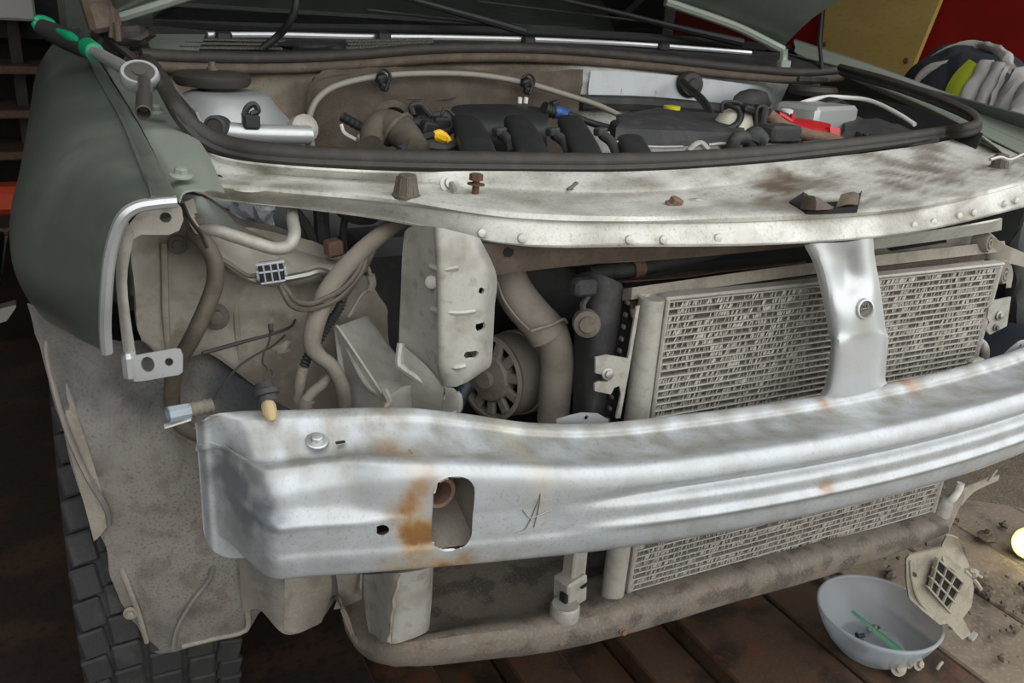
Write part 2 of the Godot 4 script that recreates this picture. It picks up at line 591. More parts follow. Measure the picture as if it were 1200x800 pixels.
func workshop() -> void:
	# floor of boards that run under the car; earth has covered those on the right
	var g := G.new()
	g.box(V(-.2, -.25, -.5), V(6.6, .1, 8.2))
	var fl := setting("floor", g, "earth")
	var rng := RandomNumberGenerator.new()
	rng.seed = 4
	var x := -2.6
	var k := 0
	while x < 2.6:
		var w := 0.19 + rng.randf() * 0.04
		if x > -.6 and x < .05: w = .105 + rng.randf() * .02
		var h := -0.062 - rng.randf() * 0.006
		var mat := "wood_dark" if x < -.6 else ("wood_red" if x < .36 else "wood_grey")
		if x > -.6 and x < .05: h -= .03 + .035 * (k % 2)
		var b := G.new()
		b.box(V(x + w / 2, h - .025, -.6), V(w - .006, .05, 7.6), Basis.from_euler(V(0, (rng.randf() - .5) * .008, 0)), .004)
		add(fl, "plank", b, mat)
		x += w
		k += 1
	# trodden earth over the boards on the far right
	var ns := noise(2.4, 4, 61)
	var rows := []
	for i in 40:
		var r := []
		for j in 44:
			var p := V(.55 + j * .04, 0, -2.4 + i * .06)
			var edge: float = minf((p.x - .62) * 1.2, (-.33 - p.z) * .6 + maxf(p.x - .9, 0.) * .5)
			p.y = -.085 + clampf(edge * .12 + ns.get_noise_3dv(p * 2.2) * .018, -.03, .045)
			r.append(p)
		rows.append(r)
	add(fl, "earth_heap", G.new().sheet(rows, 1, 1, 0.0), "earth").set_meta("kind", "stuff")
	g = G.new()
	g.box(V(-.2, 1.35, -4.4), V(6.6, 2.9, .12))
	setting("wall_back", g, "dark_wall")
	g = G.new()
	g.box(V(-3.3, 1.35, -.9), V(.12, 2.9, 7.0))
	setting("wall_left", g, "dark_wall")
	g = G.new()
	g.box(V(2.1, 1.35, -2.4), V(.12, 2.9, 4.0))
	setting("wall_right", g, "red_wall")
	g = G.new()
	g.box(V(-.6, 2.85, -2.25), V(5.6, .1, 4.5))
	setting("ceiling", g, "ceiling")

func fender_and_arch() -> void:
	# wing panel: rows from the hood gap down to the arch, each from front to rear
	var rows := [
		[V(-0.777,0.8207,-0.152), V(-.772,.79,-.3), V(-.774,.80,-.5), V(-.778,.82,-.8), V(-.788,.84,-1.2), V(-.79,.86,-1.7)],
		[V(-0.7752,0.8301,-0.15), V(-0.7768,0.839,-0.3), V(-0.7816,0.8568,-0.47), V(-0.7862,0.8673,-0.75), V(-0.7906,0.8802,-1.2), V(-.795,.90,-1.7)],
		[V(-0.7925,0.8314,-0.15), V(-0.7928,0.84,-0.3), V(-0.7982,0.8593,-0.45), V(-0.8035,0.8715,-0.75), V(-0.8093,0.8914,-1.2), V(-.818,.896,-1.7)],
		[V(-0.7946,0.8315,-0.15), V(-0.7951,0.8409,-0.3), V(-0.8,0.8593,-0.45), V(-0.8057,0.8715,-0.75), V(-0.8122,0.8912,-1.2), V(-.82,.895,-1.7)],
		[V(-0.796,0.8311,-0.15), V(-0.7967,0.8398,-0.3), V(-0.8024,0.8574,-0.45), V(-0.8087,0.8691,-0.75), V(-0.8153,0.8882,-1.2), V(-.822,.893,-1.7)],
		[V(-0.8122,0.8218,-0.153), V(-.842,.828,-.3), V(-.866,.835,-.45), V(-.868,.845,-.75), V(-.865,.855,-1.2), V(-.86,.86,-1.7)],
		[V(-0.8275,0.7967,-0.16), V(-.878,.775,-.3), V(-.914,.765,-.45), V(-.91,.77,-.75), V(-.905,.78,-1.2), V(-.90,.79,-1.7)],
		[V(-0.8365,0.7436,-0.17), V(-.892,.71,-.3), V(-.926,.70,-.45), V(-.926,.71,-.75), V(-.915,.70,-1.2), V(-.91,.7,-1.7)],
		[V(-0.8452,0.6775,-0.19), V(-0.8775,0.6515,-0.33), V(-0.9167,0.6349,-0.5), V(-.926,.68,-.75), V(-.92,.42,-1.12), V(-.915,.3,-1.7)]]
	var g := G.new().sheet(rows, 5, 4, .0025)
	var fender := add(car, "fender", g, "paint", "dusty silver-green front wing panel")
	# folded front lip
	g = G.new().tube([V(-0.7759,0.8259,-0.152), V(-0.7914,0.825,-0.152), V(-0.8074,0.8226,-0.152), V(-0.8188,0.8153,-0.153), V(-0.8267,0.8,-0.156), V(-0.8343,0.7741,-0.16), V(-0.8402,0.7375,-0.165), V(-0.8433,0.7058,-0.175), V(-0.844,0.6804,-0.18)], .0055, 8, 5)
	add(fender, "front_lip", g, "silver", "bright bare front lip of the wing")
	# bracket that carried the headlamp
	g = G.new().plate([V(-0.8142,0.8024,-0.175), V(-0.8079,0.8099,-0.175), V(-0.7932,0.8178,-0.175), V(-0.775,0.821,-0.175), V(-0.7696,0.8138,-0.175), V(-0.7689,0.8035,-0.175), V(-0.7732,0.7941,-0.175), V(-0.7822,0.7906,-0.175), V(-0.8059,0.7918,-0.175), V(-0.8148,0.7868,-0.175)], V(0,.0004,-.003), [[V(-0.784,0.8065,-0.175), .005, .005]])
	g.sheet([[V(-0.8247,0.8036,-0.172), V(-0.8299,0.7481,-0.18), V(-0.8297,0.6861,-0.19), V(-0.8281,0.6614,-0.19)], [V(-0.8182,0.8084,-0.17), V(-0.8251,0.749,-0.176), V(-0.8251,0.6831,-0.185), V(-0.8241,0.662,-0.183)], [V(-0.8119,0.7926,-0.17), V(-0.8209,0.7486,-0.176), V(-0.82,0.6841,-0.183), V(-0.8183,0.662,-0.181)]], 4, 3, .002)
	var br := add(fender, "headlamp_bracket", g, "silver_dirty", "grimy metal bracket arm with a round bolt hole")
	g = G.new().plate([V(-0.83,0.6735,-0.18), V(-0.8188,0.6747,-0.18), V(-0.7844,0.6776,-0.18), V(-0.7799,0.6762,-0.18), V(-0.778,0.6697,-0.18), V(-0.7792,0.6519,-0.18), V(-0.7825,0.6497,-0.18), V(-0.8135,0.6476,-0.18), V(-0.8225,0.6479,-0.18), V(-0.8284,0.6576,-0.18)], V(.001,-.001,-.004), [[V(-0.8099,0.664,-0.18), .006, .008], [V(-0.7908,0.6642,-0.18), .004, .0042]])
	add(fender, "bracket_foot", g, "silver", "bright metal foot plate with two holes")
	g = G.new().box(V(-0.826,0.6624,-0.187), V(.012, .028, .02), Basis.IDENTITY, .004)
	add(fender, "bracket_foot", g, "silver")
	# channel under the hood edge, between wing and rubber seal
	g = G.new().sheet([
		[V(-0.7691,0.816,-0.19), V(-0.7713,0.8276,-0.33), V(-0.7762,0.847,-0.5), V(-0.7794,0.8577,-0.8), V(-.783,.875,-1.25)],
		[V(-0.761,0.8212,-0.21), V(-0.7612,0.8331,-0.35), V(-0.7647,0.8485,-0.52), V(-0.7674,0.8585,-0.82), V(-.765,.880,-1.25)],
		[V(-0.7387,0.8201,-0.22), V(-0.732,0.8329,-0.36), V(-0.732,0.8431,-0.5), V(-0.7308,0.8625,-0.8), V(-.735,.88,-1.2)],
		[V(-0.7192,0.8079,-0.26), V(-0.7152,0.8247,-0.38), V(-0.7158,0.8384,-0.52), V(-0.7143,0.861,-0.82), V(-.715,.87,-1.2)]], 5, 4, .002)
	add(car, "wing_channel", g, "paint_ledge")
	for p in [V(-0.7616,0.8326,-0.235), V(-0.7561,0.8602,-0.5)]:
		g = G.new().bolt(p, V(.05,1,.2), .0065)
		add(car, "bolt", g, "paint_ledge")
	# liner
	rows = [
		[V(-0.9148,0.6515,-0.435), V(-0.8823,0.6422,-0.395), V(-0.8344,0.6204,-0.375), V(-0.7708,0.611,-0.375), V(-0.7059,0.5835,-0.375), V(-0.6221,0.4987,-0.375)],
		[V(-0.9039,0.5954,-0.375), V(-0.8674,0.5799,-0.355), V(-0.8198,0.5583,-0.34), V(-0.7615,0.5407,-0.335), V(-0.6997,0.5035,-0.335), V(-0.6163,0.4614,-0.335)],
		[V(-0.8927,0.5302,-0.34), V(-0.8575,0.5153,-0.325), V(-0.8139,0.4905,-0.315), V(-0.7551,0.4682,-0.31), V(-0.6871,0.4309,-0.31), V(-0.6076,0.3789,-0.31)],
		[V(-0.882,0.454,-0.325), V(-0.8505,0.4439,-0.315), V(-0.809,0.4245,-0.305), V(-0.7542,0.3936,-0.3), V(-0.6847,0.3521,-0.3), V(-0.6056,0.306,-0.3)],
		[V(-0.8648,0.3871,-0.315), V(-0.8407,0.3725,-0.31), V(-0.8051,0.3578,-0.3), V(-0.7484,0.3339,-0.295), V(-0.6876,0.3022,-0.295), V(-0.6468,0.2803,-0.295)],
		[V(-0.8587,0.3229,-0.315), V(-0.8384,0.3108,-0.31), V(-0.8019,0.2949,-0.3), V(-0.7534,0.2818,-0.295), V(-0.7177,0.2687,-0.295), V(-0.6932,0.2668,-0.295)],
		[V(-0.8232,0.2146,-0.325), V(-0.8156,0.2147,-0.32), V(-0.7925,0.2179,-0.315), V(-0.7544,0.2218,-0.31), V(-0.7192,0.2216,-0.31), V(-0.7115,0.2233,-0.31)]]
	g = G.new().sheet(rows, 6, 6, .003).jiggle(.004, 14.0)
	var nz := noise(9., 5, 71)
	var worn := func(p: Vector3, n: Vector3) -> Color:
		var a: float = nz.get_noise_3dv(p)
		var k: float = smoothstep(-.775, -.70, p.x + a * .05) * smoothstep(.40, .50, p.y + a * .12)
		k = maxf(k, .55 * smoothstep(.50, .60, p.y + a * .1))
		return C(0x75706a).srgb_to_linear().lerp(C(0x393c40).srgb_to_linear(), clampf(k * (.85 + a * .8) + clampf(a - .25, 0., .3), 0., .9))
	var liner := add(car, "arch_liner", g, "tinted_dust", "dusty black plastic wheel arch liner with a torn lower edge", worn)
	# outer flange of the liner, hooked at its lower end
	g = G.new().sheet([[V(-0.914,0.651,-0.43), V(-0.9026,0.5921,-0.37), V(-0.8923,0.5272,-0.335), V(-0.8824,0.4513,-0.32), V(-0.8764,0.4001,-0.31)], [V(-0.9048,0.64,-0.417), V(-0.8921,0.5875,-0.365), V(-0.8821,0.5279,-0.33), V(-0.8712,0.4517,-0.315), V(-0.8687,0.4082,-0.307)], [V(-0.8966,0.6208,-0.41), V(-0.8845,0.5802,-0.355), V(-0.8729,0.5266,-0.325), V(-0.8623,0.4611,-0.315), V(-0.8575,0.424,-0.305)]], 4, 2, .004)
	add(liner, "flange", g, "dust")
	g = G.new().tube([V(-0.8962,0.6247,-0.405), V(-0.9012,0.6119,-0.385), V(-0.8981,0.58,-0.36), V(-0.8887,0.5305,-0.327), V(-0.8745,0.4801,-0.315), V(-0.8601,0.4439,-0.305), V(-0.8586,0.4209,-0.305)], .003, 6, 4)
	add(liner, "rib", g, "liner")
	g = G.new().tube([V(-0.8042,0.2269,-0.305), V(-0.7964,0.2612,-0.3), V(-0.7781,0.3015,-0.29), V(-0.7572,0.3306,-0.285), V(-0.7512,0.3476,-0.285)], .0026, 6, 4)
	add(liner, "rib", g, "liner")
	g = G.new().tube([V(-0.8514,0.3592,-0.307), V(-0.8449,0.3285,-0.305), V(-0.8378,0.2892,-0.305), V(-0.8322,0.2387,-0.315)], .003, 6, 4)
	g.tube([V(-0.7929,0.2257,-0.307), V(-0.7551,0.2288,-0.303), V(-0.7152,0.2321,-0.3), V(-0.7133,0.2697,-0.29)], .0035, 6, 4)
	add_each(liner, "rib", g, "dust")
	g = G.new().bolt(V(-0.8468,0.2929,-0.307), V(-.2,.1,1), .005)
	add(liner, "screw", g, "dust")
	# brake air duct at the liner's right end
	g = G.new().sheet([
		[V(-0.718,0.3699,-0.285), V(-0.7037,0.3669,-0.265), V(-0.6724,0.3658,-0.245), V(-0.6316,0.3425,-0.255), V(-0.5972,0.3111,-0.285)],
		[V(-0.7188,0.3074,-0.285), V(-0.7037,0.3171,-0.265), V(-0.678,0.3212,-0.24), V(-0.6324,0.2951,-0.255), V(-0.5975,0.2735,-0.285)],
		[V(-0.7172,0.2745,-0.285), V(-0.6998,0.2843,-0.27), V(-0.6807,0.2632,-0.245), V(-0.665,0.2544,-0.245), V(-0.6306,0.2434,-0.265)]], 5, 4, .003)
	add(car, "air_duct", g, "liner", "dusty plastic duct hanging below the bumper bar end")
	g = G.new().sheet([[V(-0.6753,0.3624,-0.242), V(-0.6559,0.3549,-0.242), V(-0.6177,0.3338,-0.255)], [V(-0.6768,0.3271,-0.24), V(-0.6576,0.3098,-0.239), V(-0.617,0.2947,-0.255)], [V(-0.6778,0.2678,-0.243), V(-0.6626,0.2594,-0.241), V(-0.6293,0.25,-0.261)]], 4, 4, .004)
	add(car, "duct_panel", g, "dust")
	wheel()

func wheel() -> void:
	var w := Node3D.new()
	w.name = "wheel"
	car.add_child(w, true)
	w.position = V(-.812, .25, -.625)
	var c := w.position
	var g := G.new()
	g.lathe(c, V(1,0,0), [[.19,-.07],[.215,-.092],[.255,-.098],[.285,-.094],[.298,-.082],[.302,-.06],[.303,0],[.302,.06],[.298,.082],[.285,.094],[.255,.098],[.215,.092],[.19,.07],[.19,-.07]], 72)
	add(w, "tyre", g, "rubber", "worn black tyre")
	g = G.new().lathe(c, V(1,0,0), [[.19,-.075],[.185,-.05],[.06,-.06],[0,-.06]], 40)
	add(w, "rim", g, "dark_steel")
	var n := 46
	for r in 5:
		var x: float = [-.0785, -.043, 0.0, .043, .0785][r]
		var wd: float = [.030, .033, .038, .033, .030][r]
		for k in n:
			var a: float = TAU * (k + .35 * r) / n
			if sin(a) > .95 or cos(a) < -.35: continue
			var tilt: float = [.16, .08, 0., -.08, -.16][r]
			var d := V(0, sin(a), cos(a))
			var e := V(0, cos(a), -sin(a))
			var ax := V(1,0,0) * cos(tilt) + e * sin(tilt)
			var b := G.new().box(c + V(x,0,0) + d * (.301 if r in [0, 4] else .3035), V(wd, .0385, .012), Basis(ax, d.cross(ax).normalized(), d), .0025)
			add(w, "tread_block", b, "rubber")

func slam_panel_and_seal() -> void:
	var rows := [
		[V(-0.7192,0.822,-0.5028), V(-0.6915,0.818,-0.4241), V(-0.6325,0.815,-0.384), V(-0.5218,0.814,-0.339), V(-0.3679,0.814,-0.3051), V(-0.1902,0.814,-0.2851), V(0.0653,0.814,-0.3246), V(0.3877,0.815,-0.4051), V(0.691,0.817,-0.5059), V(0.9776,0.826,-0.6218)],
		[V(-0.7228,0.814,-0.4503), V(-0.6912,0.808,-0.4294), V(-0.6304,0.805,-0.3947), V(-0.5185,0.804,-0.3485), V(-0.3787,0.804,-0.282), V(-0.2175,0.804,-0.2434), V(0.0287,0.804,-0.2819), V(0.3381,0.805,-0.3584), V(0.5986,0.807,-0.4312), V(0.8704,0.811,-0.5169)],
		[V(-0.7343,0.808,-0.3949), V(-0.7009,0.801,-0.4079), V(-0.6295,0.799,-0.3994), V(-0.517,0.797,-0.3525), V(-0.3837,0.797,-0.2711), V(-0.2248,0.797,-0.2314), V(0.0102,0.799,-0.2602), V(0.2898,0.8,-0.3144), V(0.5357,0.801,-0.3805), V(0.9786,0.802,-0.5248)],
		[V(-0.741,0.808,-0.3644), V(-0.7043,0.8,-0.3872), V(-0.6343,0.797,-0.3784), V(-0.5239,0.795,-0.3322), V(-0.3974,0.795,-0.2436), V(-0.2436,0.795,-0.2037), V(-0.0327,0.797,-0.2124), V(0.218,0.798,-0.2502), V(0.4374,0.799,-0.3034), V(0.8384,0.8,-0.4178)],
		[V(-0.7474,0.808,-0.3357), V(-0.7159,0.801,-0.3484), V(-0.6453,0.797,-0.3297), V(-0.5413,0.795,-0.281), V(-0.4303,0.795,-0.1779), V(-0.2935,0.795,-0.1312), V(-0.1269,0.796,-0.1083), V(0.0578,0.797,-0.1081), V(0.2264,0.798,-0.1389), V(0.5591,0.8,-0.2385)],
		[V(-0.7486,0.806,-0.3272), V(-0.7167,0.797,-0.3448), V(-0.6463,0.792,-0.3259), V(-0.541,0.789,-0.2815), V(-0.4293,0.789,-0.179), V(-0.2923,0.789,-0.1317), V(-0.1296,0.79,-0.1039), V(0.0568,0.791,-0.1055), V(0.2224,0.792,-0.1341), V(0.5312,0.794,-0.2152)],
		[V(-0.743,0.799,-0.3339), V(-0.7108,0.787,-0.3508), V(-0.6444,0.779,-0.3363), V(-0.5363,0.769,-0.2947), V(-0.4366,0.768,-0.1614), V(-0.2959,0.769,-0.1224), V(-0.1399,0.77,-0.0877), V(0.0372,0.771,-0.0828), V(0.195,0.772,-0.1071), V(0.4771,0.775,-0.1764)],
		[V(-0.7404,0.797,-0.3342), V(-0.7109,0.784,-0.3513), V(-0.6444,0.776,-0.3366), V(-0.5377,0.766,-0.2906), V(-0.4378,0.765,-0.1586), V(-0.2999,0.766,-0.116), V(-0.1425,0.767,-0.0841), V(0.033,0.768,-0.0783), V(0.1886,0.769,-0.1013), V(0.4651,0.772,-0.1675)]]
	var g := G.new().sheet(rows, 12, 6, .003)
	var nz := noise(9.0, 4, 21)
	var nf := noise(70.0, 3, 22)
	var stain := func(p: Vector3, n: Vector3) -> Color:
		var a: float = nz.get_noise_3dv(p)
		var b: float = nf.get_noise_3dv(p)
		var c := C(0xc9c8c0).srgb_to_linear()
		c = c.lerp(C(0x98958b).srgb_to_linear(), clampf(.35 + a * 1.4, 0., .85))
		var mud: float = exp(-pow((p.x - .02) / .22, 2) - pow((p.z + .22) / .09, 2))
		c = c.lerp(C(0x5e4c3a).srgb_to_linear(), clampf(mud * (.42 + a * 2.0), 0., .85))
		var right: float = smoothstep(.1, .3, p.x)
		c = c.lerp(C(0x6e6658).srgb_to_linear(), clampf(right * (a * 1.6 + .08), 0., .6))
		var left: float = smoothstep(-.45, -.7, p.x)
		c = c.lerp(C(0x7d7767).srgb_to_linear(), clampf(left * (.15 + a + b * .4), 0., .6))
		return c
	var slam := add(car, "slam_panel", g, "tinted_panel", "pale stained metal panel across the front of the engine bay", stain)
	# spot weld dimples along the lip, slots and holes
	for p in [V(-0.4653,0.775,-0.1775), V(-0.4317,0.775,-0.1476), V(-0.3156,0.775,-0.1147), V(-0.276,0.775,-0.106), V(-0.2053,0.775,-0.0983), V(0.1077,0.777,-0.089), V(0.1567,0.777,-0.0984), V(0.2246,0.779,-0.1119), V(0.2665,0.78,-0.1208), V(0.3675,0.783,-0.1455), V(0.412,0.784,-0.1574)]:
		add(slam, "weld_dimple", G.new().lathe(p, V(-.15,.25,1), [[.0055,-.002],[.0045,.0006],[.002,.0014],[0,.0016]], 10), "panel")
	for q in [[V(-0.5663,0.797,-0.3232), .013, .005], [V(-0.7041,0.802,-0.3817), .012, .0035], [V(0.2377,0.799,-0.2424), .010, .006], [V(-0.0789,0.798,-0.1774), .017, .0028], [V(0.1736,0.8,-0.2587), .012, .003], [V(-0.3092,0.797,-0.2395), .004, .003]]:
		add(slam, "slot", G.new().lathe(q[0], V(0,1,.05), [[q[1],-.0015],[q[1],.0009],[0,.0009]], 20, q[2] / q[1]), "dark")
	for q in [V(-0.6782,0.799,-0.3437), V(-0.1678,0.797,-0.1817)]:
		add(slam, "boss", G.new().lathe(q, V(0,1,.05), [[.02,-.002],[.016,.0015],[.007,.002],[.0055,-.001],[0,-.001]], 20), "panel")
	add(slam, "boss", G.new().lathe(V(-0.4312,0.797,-0.2734), V(0,1,.05), [[.022,-.002],[.019,.0012],[0,.0015]], 24), "panel")
	# broken black latch cover in the middle
	g = G.new().plate([V(-0.0599,0.802,-0.1453), V(-0.0012,0.803,-0.1839), V(-0.0314,0.802,-0.1305), V(0.0343,0.802,-0.1296), V(0.1036,0.803,-0.1794), V(-0.0045,0.802,-0.0869), V(-0.0623,0.802,-0.0926), V(-0.0798,0.802,-0.0958)], V(0,-.004,0))
	var latch := add(slam, "latch_opening", g, "dark")
	g = G.new().sheet([[V(-0.0334,0.812,-0.15), V(-0.0506,0.812,-0.1266), V(-0.0458,0.806,-0.1242)], [V(-0.058,0.802,-0.1251), V(-0.0783,0.818,-0.0876), V(-0.0276,0.802,-0.1101)], [V(-0.0723,0.799,-0.1125), V(-0.0803,0.806,-0.0825), V(-0.0245,0.799,-0.104)]], 3, 3, .002)
	g.sheet([[V(0.0025,0.812,-0.1235), V(0.0267,0.814,-0.1258), V(0.0338,0.81,-0.123)], [V(-0.0221,0.802,-0.1043), V(-0.0117,0.806,-0.0987), V(0.0119,0.803,-0.1036)]], 3, 3, .002)
	add(latch, "torn_flap", g, "brown", "torn brown-black plastic flap")
	# rubber hood seal
	var path := [V(-0.7386,0.902,-0.7586), V(-0.7376,0.893,-0.6176), V(-0.7362,0.875,-0.4867), V(-0.7276,0.86,-0.4639), V(-0.7121,0.844,-0.4576), V(-0.6838,0.831,-0.443), V(-0.6282,0.827,-0.4017), V(-0.5138,0.826,-0.3631), V(-0.3552,0.826,-0.3321), V(-0.1699,0.826,-0.3171), V(0.0982,0.826,-0.3638), V(0.4469,0.828,-0.4609), V(0.676,0.832,-0.5277)]
	path += [V(0.7,0.8465,-0.4829), V(0.728,0.8535,-0.4796), V(0.738,0.8652,-0.4903), V(0.738,0.8778,-0.5204), V(0.738,0.8965,-0.6054), V(0.742,0.9145,-0.7224), V(0.748,0.9297,-0.8652)]
	g = G.new().tube(path, .0105, 10, 6, [], .8)
	var seal := add(car, "hood_seal", g, "seal", "black rubber seal round the engine bay")
	var low := []
	for q in path: low.append(q + V(0, -.010, .004))
	add(seal, "seal_lip", G.new().tube(low, .0075, 8, 6), "seal")
	var back := [V(-0.7321,0.8977,-0.93), V(-0.6444,0.8955,-0.95), V(-0.4979,0.898,-0.97), V(-0.3546,0.9084,-0.98), V(-0.1809,0.9253,-0.99), V(0.051,0.9324,-1), V(0.3089,0.9248,-1), V(0.5434,0.9133,-0.99), V(0.7037,0.91,-0.95), V(0.8183,0.9209,-0.93)]
	add(seal, "seal_section", G.new().tube(back, .011, 10, 6), "seal")
	low = []
	for q in back: low.append(q + V(0, -.017, .01))
	add(seal, "seal_section", G.new().tube(low, .009, 10, 6), "brown")
	g = G.new().box(V(0.7031,0.8991,-0.9), V(.09,.012,.012))
	add(seal, "clamp_strip", g, "black_dusty")

func zc(x: float) -> float:
	return .04 - .2 * (x - .02) * (x - .02)

func bumper() -> void:
	# bar: stations along x; [offset from the bow, height] profile from the rear top edge over the front to the bottom
	var st := [-.770, -.7685, -.764, -.757, -.749, -.738, -.722, -.69, -.65, -.61, -.56, -.50, -.43, -.35, -.25, -.12, .02, .16, .3, .45, .58, .66, .72, .762, .778, .789, .797, .804, .8085, .810]
	var rows := []
	for x in st:
		var l := smoothstep(-.36, -.6, x)
		var top: float = .571 + .036 * l
		var rid: float = .566 + .022 * l - .010 * smoothstep(-.60, -.72, x)
		var bot: float = .459 + .006 * l
		var gr: float = .0085 * smoothstep(-.44, -.30, x)
		var tr: float = .022 * smoothstep(-.585, -.66, x)
		var pr := [[-.098, top], [-.092, top + .001], [-.083, top - .003], [-.077, top - .0095], [-.045 - tr * .4, rid - .006], [-.018 - tr, rid - .001], [-.008 - tr, rid - .001], [-.001 - tr, rid - .007], [.002 - tr * .7, rid - .018],
			[.002 - gr * .3 - tr * .5, .541], [.001 - gr * 1.2, .531], [.001, .522], [.001, .508], [.001 + gr * .7, .500], [.002, .492], [.000, .480], [-.004, .468], [-.014, bot], [-.030, bot - .002], [-.070, bot - .004], [-.085, bot - .010], [-.092, bot - .030]]
		# the end is pressed like a tray: the front falls back to a rim
		var xm: float = x if x < .02 else .04 - x
		var d: float = smoothstep(-.759, -.722, xm)
		var e: float = clampf((xm + .770) / .030, 0., 1.)
		var hs: float = lerpf(.70, 1., sqrt(1. - (1. - e) * (1. - e)))
		var rimz: float = -.010 * (1. - smoothstep(-.770, -.763, xm))
		var row := []
		for q in pr:
			row.append(V(x, .538 + (q[1] - .538) * hs, zc(x) - .092 + (q[0] + .092) * d + rimz))
		rows.append(row)
	var front := func(q: Vector3) -> float: return zc(q.x) - .028 - q.z
	var g := G.new().sheet(rows, 5, 16, .0025, [[0, 1, -.5545, .5325, .0205, .0425, .018, front], [0, 1, -.6217, .5192, .007, .0065, .0064, front], [0, 1, -.1098, .5085, .005, .0055, .005, front], [0, 1, .1085, .5158, .0035, .004, .0035, front]])
	var nz := noise(22.0, 4, 31)
	var nf := noise(90.0, 3, 32)
	var rusty := func(p: Vector3, n: Vector3) -> Color:
		var a: float = nz.get_noise_3dv(p)
		var b: float = nf.get_noise_3dv(p)
		var c := C(0xb4b8ba).srgb_to_linear()
		c = c.lerp(C(0x98958d).srgb_to_linear(), clampf(.1 + a * .5, 0., .5))
		# top face carries dust
		var topf: float = smoothstep(.553, .562, p.y) * smoothstep(zc(p.x) - .004, zc(p.x) - .03, p.z)
		c = c.lerp(C(0x8b887f).srgb_to_linear(), clampf(topf * (.45 + a), 0., .8))
		var d := Vector2((p.x + .590) / .018, (p.y - .525) / .050).length_squared()
		var run := Vector2((p.x + .59) / .025, (p.y - .475) / .03).length_squared()
		var und := Vector2((p.x + .55) / .04, (p.y - .472) / .012).length_squared()
		var ru: float = exp(-d) + .8 * exp(-run) + .6 * exp(-und)
		c = c.lerp(C(0xb59258).srgb_to_linear(), clampf(ru * (.75 + a * 1.3), 0., .85))
		c = c.lerp(C(0x8a5a30).srgb_to_linear(), clampf(ru * (a * 2.4), 0., .8))
		for h in [[-.1098, .506, .012], [-.045, .568, .010], [.118, .575, .02]]:
			var k: float = exp(-Vector2((p.x - h[0]) / h[2], (p.y - h[1]) / h[2]).length_squared() * 1.5)
			k *= 1. if h[1] < .55 else smoothstep(zc(p.x) - .050, zc(p.x) - .075, p.z)
			c = c.lerp(C(0x9a6c44).srgb_to_linear(), clampf(k * (.65 + a), 0., .75))
		var bl: float = exp(-Vector2((p.x + .735) / .03, (p.y - .54) / .035).length_squared())
		c = c.lerp(C(0x6e747c).srgb_to_linear(), clampf(bl * (.7 + a * 1.6), 0., .75))
		c = c.lerp(C(0xb3a98c).srgb_to_linear(), .4 * exp(-pow((p.x + .465) / .012, 2)) * smoothstep(.47, .56, p.y))
		return c
	var bar := add(car, "bumper_bar", g, "tinted", "long bowed silver metal bumper bar with rust round its tow hole", rusty)
	# ear with a hole on the rear top edge
	g = G.new().plate([V(-0.396,0.575,-0.103), V(-0.3784,0.5775,-0.103), V(-0.3626,0.5783,-0.103), V(-0.3414,0.5739,-0.103), V(-0.325,0.5635,-0.103), V(-0.3243,0.5579,-0.103), V(-0.3955,0.5696,-0.103)], V(0,-.001,-.002), [[V(-0.3561,0.5707,-0.103), .0026, .0026]])
	add(bar, "ear", g, "silver")
	# towing eye and its housing behind the hole
	var o := V(-.548, .518, -.10)
	g = G.new()
	g.sheet([[V(-.582,.582,-.042), V(-.582,.582,-.11)], [V(-.582,.475,-.042), V(-.582,.475,-.11)]], 1, 1, .002)
	g.sheet([[V(-.522,.575,-.03), V(-.522,.575,-.11)], [V(-.522,.475,-.03), V(-.522,.475,-.11)]], 1, 1, .002)
	g.sheet([[V(-.582,.582,-.1), V(-.522,.582,-.1)], [V(-.582,.475,-.1), V(-.522,.475,-.1)]], 1, 1, .002)
	g.sheet([[V(-.582,.485,-.042), V(-.522,.485,-.034)], [V(-.582,.51,-.1), V(-.522,.51,-.1)]], 2, 2, .002)
	add(bar, "tow_housing", g, "dust", "brown dusty recess")
	g = G.new().lathe(V(-.566,.545,-.1), V(.1,.05,1), [[.0175,0],[.0175,.055],[.0165,.058],[.0125,.058],[.012,.05],[.012,.01],[0,.01]], 24)
	add(bar, "tow_thread", g, "rust", "rusty threaded tow tube")
	# spot plate, clip and pencilled letter
	g = G.new().bolt(V(-0.6655,0.5884,-0.115), V(0,1,.35), .006, 1.9)
	add(bar, "bolt", g, "silver")
	g = G.new()
	g.box(V(-0.6441,0.5886,-0.105), V(.010,.002,.004))
	add(bar, "slot", g, "dark")
	var pen := G.new()
	var off := .0033
	for s in [[[-.470,.535],[-.475,.515],[-.483,.494],[-.492,.490]], [[-.470,.535],[-.471,.515],[-.474,.495]], [[-.487,.517],[-.480,.508],[-.470,.509],[-.458,.514]]]:
		var ps := []
		for q in s: ps.append(V(q[0] + .003, q[1] + .014, zc(q[0] + .003) + off - .0012))
		pen.tube(ps, .0006, 5, 5)
	add(bar, "pencilled_letter", pen, "steel", "thin grey letter A scratched on the bar")
